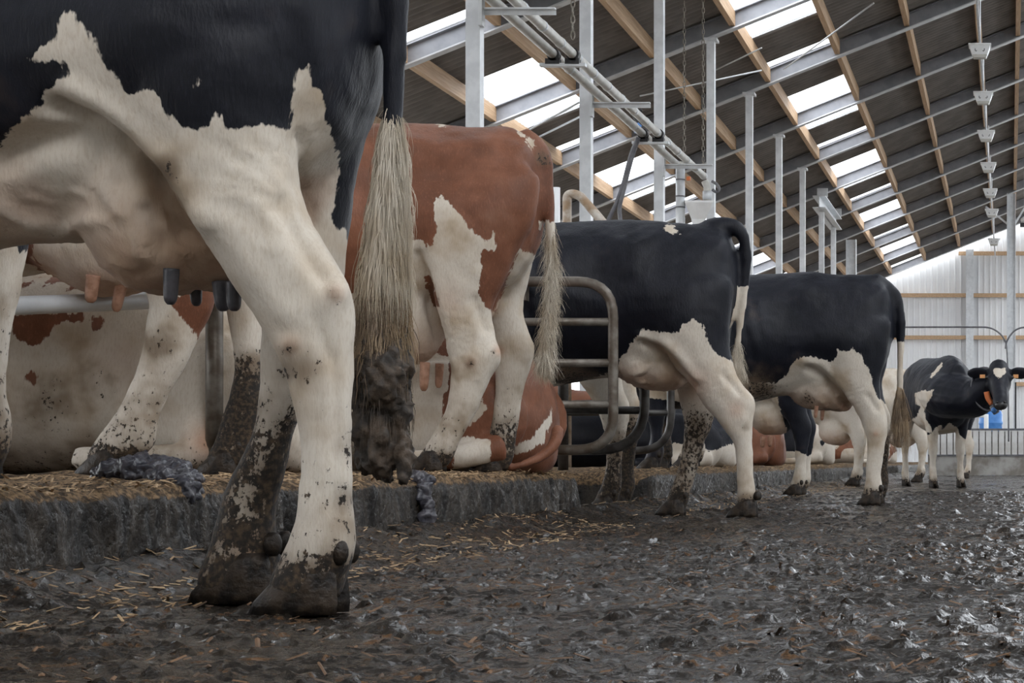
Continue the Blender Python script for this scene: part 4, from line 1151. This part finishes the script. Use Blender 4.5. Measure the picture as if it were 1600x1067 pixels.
for s in (-1, 1):
    MB().ball(hp + hf * .525 + hu * -.02 + hs * s * .035 - b0, (.014, .014, .011), 10, 7).build('nostril', M['eye'], c5, True)
    MB().box(hp + hs * s * .165 + hf * .085 + hu * -.06 - b0, (.05, .010, .036)).build('ear_tag', M['tag'], c5)
cl = np.linspace(0, 2 * math.pi, 26)
cc = P(1541, 608, 17.80)
ax = np.array([.35, -.5, .1]); ax /= np.linalg.norm(ax)
e1 = np.cross(ax, [0, 0, 1]); e1 /= np.linalg.norm(e1); e2 = np.cross(ax, e1)
ring = [cc + e1 * math.cos(a) * .175 + e2 * math.sin(a) * .215 - b0 for a in cl]
col = MB().tube(ring, .018, 8, flat=.5).build('collar', M['hose'], c5, True)
MB().tube([P(1541.5, 612, 17.56) - b0, P(1544, 622, 17.56) - b0, P(1550, 631, 17.55) - b0], .028, 10, samples=10).build('collar_buckle', M['orange'], col, True)
MB().tube([P(1551, 634, 17.54) - b0, P(1557, 645, 17.52) - b0], .035, 10).build('collar_tag', M['hose'], col, True)
MB().ball(P(1553, 641, 17.5) - b0, .03).build('tag_face', M['blue'], col, True)

# --- animals standing and lying behind
mk = lambda rows, dl, ln=0: px_leg(rows, dl, ln)
n1b = mk([(300, 150, 400, .10), (360, 170, 380, .11), (400, 195, 362, .10), (440, 221, 338, .08), (480, 232, 333, .066), (510, 229, 318, .056), (540, 224, 304, .05), (570, 214, 290, .045), (600, 203, 273, .042), (630, 189, 258, .041), (660, 171, 247, .043), (680, 156, 243, .046), (700, 143, 238, .048), (712, 138, 225, .047), (722, 136, 216, .046)], 5.58, .03)
f1b = mk([(300, 250, 440, .10), (380, 300, 430, .10), (430, 340, 418, .08), (470, 352, 414, .062), (500, 358, 412, .054), (530, 364, 410, .048), (560, 367, 409, .043), (590, 366, 408, .041), (620, 360, 407, .041), (650, 350, 404, .043), (680, 338, 400, .046), (700, 330, 396, .048), (720, 322, 390, .048), (730, 322, 388, .046)], 5.95, 0)
cow('red and white cow half hidden behind the foreground cow', -2.36, 5.76, .213, voxel=.014, coat_m='coat_red', legs={'nh': dict(rows=n1b, foot=P(170, 742, 5.58), hs=1), 'fh': dict(rows=f1b, foot=P(352, 742, 5.95), hs=1)}, base_dark=False,
    dark=[[(262, 470), (335, 440), (345, 480), (310, 530), (290, 505)], [(-400, 280), (60, 300), (50, 400), (75, 430), (40, 410), (-400, 420)]], udder=[(P(170, 395, 5.72), (.19, .15, .14)), (P(110, 385, 5.7), (.13, .13, .1))],
    teats=[(P(146, 430, 5.6), P(141, 473, 5.6), .021), (P(190, 440, 5.66), P(181, 487, 5.66), .018)], mud=(.55, .55), far_mud=(.95, .5), dirt=[(250, 540, 40, .45)], group='dairy cows')
n1c = mk([(240, -160, 60, .11), (300, -110, 50, .10), (350, -75, 44, .085), (385, -55, 38, .07), (410, -42, 33, .062), (440, -38, 30, .056), (480, -36, 23, .05), (520, -35, 14, .045), (560, -36, 9, .042), (600, -38, 6, .041), (630, -40, 7, .043), (655, -46, 13, .047), (680, -55, 15, .048), (710, -66, 8, .048), (735, -70, 2, .047)], 4.5, .02)
cow('black and white cow showing one hind leg at left edge', -2.60, 4.68, .213, voxel=.016, legs={'nh': dict(rows=n1c, foot=P(-38, 752, 4.5), hs=1), 'shift': {'fh': -.2}}, white=[[(-900, 380), (0, 360), (12, 352), (18, 375), (28, 392), (60, 392), (60, 900), (-900, 900)]], mud=(.6, .7), group='dairy cows')

darkA = [[(-300, 380), (28, 412), (52, 417), (50, 425), (26, 434), (-300, 420)], [(67, 440), (84, 434), (112, 427), (124, 432), (105, 438), (84, 442), (69, 449)], [(24, 449), (45, 440), (64, 432), (47, 444), (24, 457), (-100, 480)],
         [(-200, 500), (11, 492), (131, 487), (127, 505), (100, 500), (84, 508), (64, 538), (42, 538), (24, 526), (18, 505), (-60, 560)], [(144, 494), (164, 496), (158, 516), (146, 516)], [(38, 588), (50, 572), (60, 586), (48, 606)], [(118, 425), (150, 430), (140, 446), (104, 455)]]
cow('white cow with red patches lying behind the grey pipe rail', -2.45, 6.52, .205, voxel=.017, coat_m='coat_red', lying=True, base_dark=False, dark=darkA, udder=[(P(330, 700, 6.1), (.10, .10, .13))], dirt=[(75, 630, 60, .42), (150, 600, 60, .3), (290, 560, 60, .3)], skin=[(325, 690, 30, 1.0), (190, 560, 40, .25)], mud=(.5, .5), group='lying cows')
whB = [[(540, 500), (703, 560), (702, 585), (699, 605), (692, 625), (690, 660), (640, 760), (540, 760)], [(752, 620), (757, 630), (768, 636), (752, 645), (740, 660), (735, 668), (722, 664)], [(706, 750), (712, 690), (725, 682), (765, 688), (770, 750)], [(857, 650), (862, 636), (862, 660), (850, 690), (810, 712), (800, 700), (835, 680)]]
def tailB(mb, T):
    mb.tube([P(872, 668, 7.78), P(868, 690, 7.72), P(848, 712, 7.68), P(815, 726, 7.62), P(790, 732, 7.6)], [.03, .03, .028, .022, .015], samples=20)
cow('red cow lying down behind the standing red cow legs', -2.03, 8.02, .205, voxel=.015, coat_m='coat_red', lying=True, zs=.92, white=whB, keys=[(a, b, c, e * .82) for a, b, c, e in LYING], extra=tailB, mud=(.2, .5), group='lying cows')

cow('cream cow standing in the passage behind the black stall divider', -1.99, 9.76, 0.0, voxel=.02, coat_m='coat_red', dapple=(2.6, .66, .9), fore_up=.0, mud=(1.0, .62), far_mud=(1.0, .6), group='cows in the background')
cow('white cow standing on the bed beyond the passage', -2.12, 12.8, .213, voxel=.024, dapple=(2.2, .60, .55), mud=(.5, .4), group='cows in the background')
b3w = [[(1170, 600), (1214, 618), (1222, 650), (1228, 668), (1236, 700), (1262, 712), (1300, 700), (1300, 800), (1100, 800), (1100, 610)]]
cow('cow with black thigh and white shank beyond the first black cow', -1.53, 14.4, 0.0, voxel=.02, white=b3w, udder=[(P(1207, 650, 14.4), (.19, .15, .16))], teats=[(P(1203, 680, 14.3), P(1203, 698, 14.3), .02), (P(1192, 682, 14.3), P(1191, 699, 14.3), .02)], skin=[(1215, 685, 16, .8)], mud=(.2, .3), fore_up=.21, group='cows in the background')
cow('white lying cow with a black eye-shaped spot', -2.11, 21.6, .205, voxel=.026, lying=True, zs=.86, base_dark=False, dark=[[(1281, 690), (1289, 683), (1291, 690), (1284, 698)], [(1200, 640), (1262, 655), (1266, 690), (1258, 705), (1200, 705)]], mud=(.1, .3), group='lying cows')
cow('dark red cow lying beyond the first black cow leg', -2.13, 17.0, .205, voxel=.026, coat_m='coat_red', lying=True, zs=.8, mud=(.3, .3), group='lying cows')
cow('black cow with white belly lying behind muddy hind legs', -2.1, 13.75, .205, voxel=.024, lying=True, zs=.66, white=[[(1050, 690), (1100, 700), (1110, 706), (1150, 690), (1160, 760), (1050, 760)]], mud=(.1, .3), group='lying cows')
cow('cream cow standing behind the second black cow shank', -1.55, 19.9, 0.0, voxel=.026, coat_m='coat_red', dapple=(2.4, .62, .9), udder=[((-1.55 - .38, 19.9, .60), (.2, .15, .17))], mud=(.3, .35), group='cows in the background')
cow('black and white cow standing behind the cow facing us', -1.0, 23.0, 0.0, voxel=.028, dapple=(2.0, .42, .75), udder=[((-1.38, 23.0, .60), (.22, .16, .17))], mud=(.5, .4), group='cows in the background')
cow('white legged cow farthest back near the barrier', -.52, 28.4, 0.0, voxel=.03, dapple=(2.0, .45, .75), mud=(.2, .3), group='cows in the background')
cow('small far red and white cow lying near the barrier', -2.08, 33.0, .205, voxel=.032, coat_m='coat_red', lying=True, zs=.8, dapple=(3.0, .5, .1), mud=(.1, .3), group='lying cows')
cow('white cow with red marks lying deep in the beds', -3.6, 20.3, .205, voxel=.028, coat_m='coat_red', lying=True, dapple=(2.6, .62, .1), mud=(.3, .3), group='lying cows')
# ------------------------------------------------------------------ bedding, straw, muck
def chips(name, n, xr, yr, hfun, mat, label, size=(.012, .05), seed=5, bias=1.0):
    rs = np.random.RandomState(seed)
    V, Fc = [], []
    for i in range(n):
        y = yr[0] + (yr[1] - yr[0]) * rs.rand() ** bias
        x = xr[0] + (xr[1] - xr[0]) * rs.rand()
        L = size[0] + (size[1] - size[0]) * rs.rand() ** 2; w = 0.0015 + .0025 * rs.rand(); h = w * .6
        a = rs.rand() * math.pi; tl = rs.randn() * .25
        dx = np.array([math.cos(a), math.sin(a), tl]) * L / 2
        dy = np.array([-math.sin(a), math.cos(a), 0]) * w
        dz = np.array([0, 0, h])
        c = np.array([x, y, hfun(x, y) + .003])
        k = len(V)
        V += [c - dx - dy, c - dx + dy, c - dx + dz, c + dx - dy, c + dx + dy, c + dx + dz]
        Fc += [(k, k + 3, k + 4, k + 1), (k + 1, k + 4, k + 5, k + 2), (k + 2, k + 5, k + 3, k), (k, k + 1, k + 2), (k + 3, k + 5, k + 4)]
    o = MB().add(np.array(V), Fc).build(name, mat)
    return tag(o, label, 'straw', kind='stuff')
def bedz(x, y):
    p = np.array([[x, y, .212]])
    return .208 + float((fbm(p * 6, 3) - .5)[0] * .05 + (fbm(p * 30 + 3, 3) - .5)[0] * .028)
fz = lambda x, y: float(floor_h(np.array([x]), np.array([y]))[0])
chips('straw', 4200, (-2.6, -2.065), (2.6, 8.55), bedz, M['straw'], 'pale straw and wood chips scattered on the near bed', seed=5)
chips('straw', 1500, (-2.5, -2.07), (10.35, 24), bedz, M['straw'], 'pale straw and wood chips scattered on the far bed', (.02, .08), seed=6)
chips('straw', 900, (-2.05, -1.55), (2.6, 8.0), fz, M['straw'], 'loose straw lying along the foot of the near kerb', seed=7)
chips('straw', 500, (-2.05, -1.6), (8.7, 20), fz, M['straw'], 'loose straw lying along the foot of the far kerb', (.02, .07), seed=8)
chips('wood_chips', 1500, (-1.6, .6), (2.0, 7.5), fz, M['chip_dark'], 'brown rotting chips trodden into the alley slurry', (.008, .035), seed=9, bias=1.3)

def lump(name, balls, label, mat, voxel=.007, rough=.045):
    mb = MB()
    for c, r in balls: mb.ball(c, r, 16, 10)
    me = remesh(mb, voxel, 4)
    v, nn = get_v(me)
    v += nn * ((fbm(v * 28, 3) - .5) * rough + (fbm(v * 90, 2) - .5) * rough * .4)[:, None]
    b = np.array([v[:, 0].mean(), v[:, 1].mean(), v[:, 2].min()])
    me.vertices.foreach_set('co', (v - b).astype(np.float32).ravel()); me.shade_smooth()
    o = link(name, me, mat); o.location = b
    return tag(o, label, 'manure')
lump('manure_pile', [(P(195, 742, 4.68), (.075, .1, .042)), (P(235, 738, 4.66), (.09, .11, .045)), (P(272, 748, 4.6), (.06, .09, .035)), (P(292, 764, 4.52), (.03, .05, .035)), (P(215, 728, 4.7), (.05, .06, .03))], 'dark purple grey manure pile slumped on the near kerb', M['manure'])
lump('manure_pile', [(P(650, 748, 6.3), (.06, .08, .025)), (P(660, 775, 6.24), (.02, .05, .07)), (P(668, 806, 6.22), (.02, .05, .06))], 'grey manure streak down the kerb below the red cow', M['manure'])
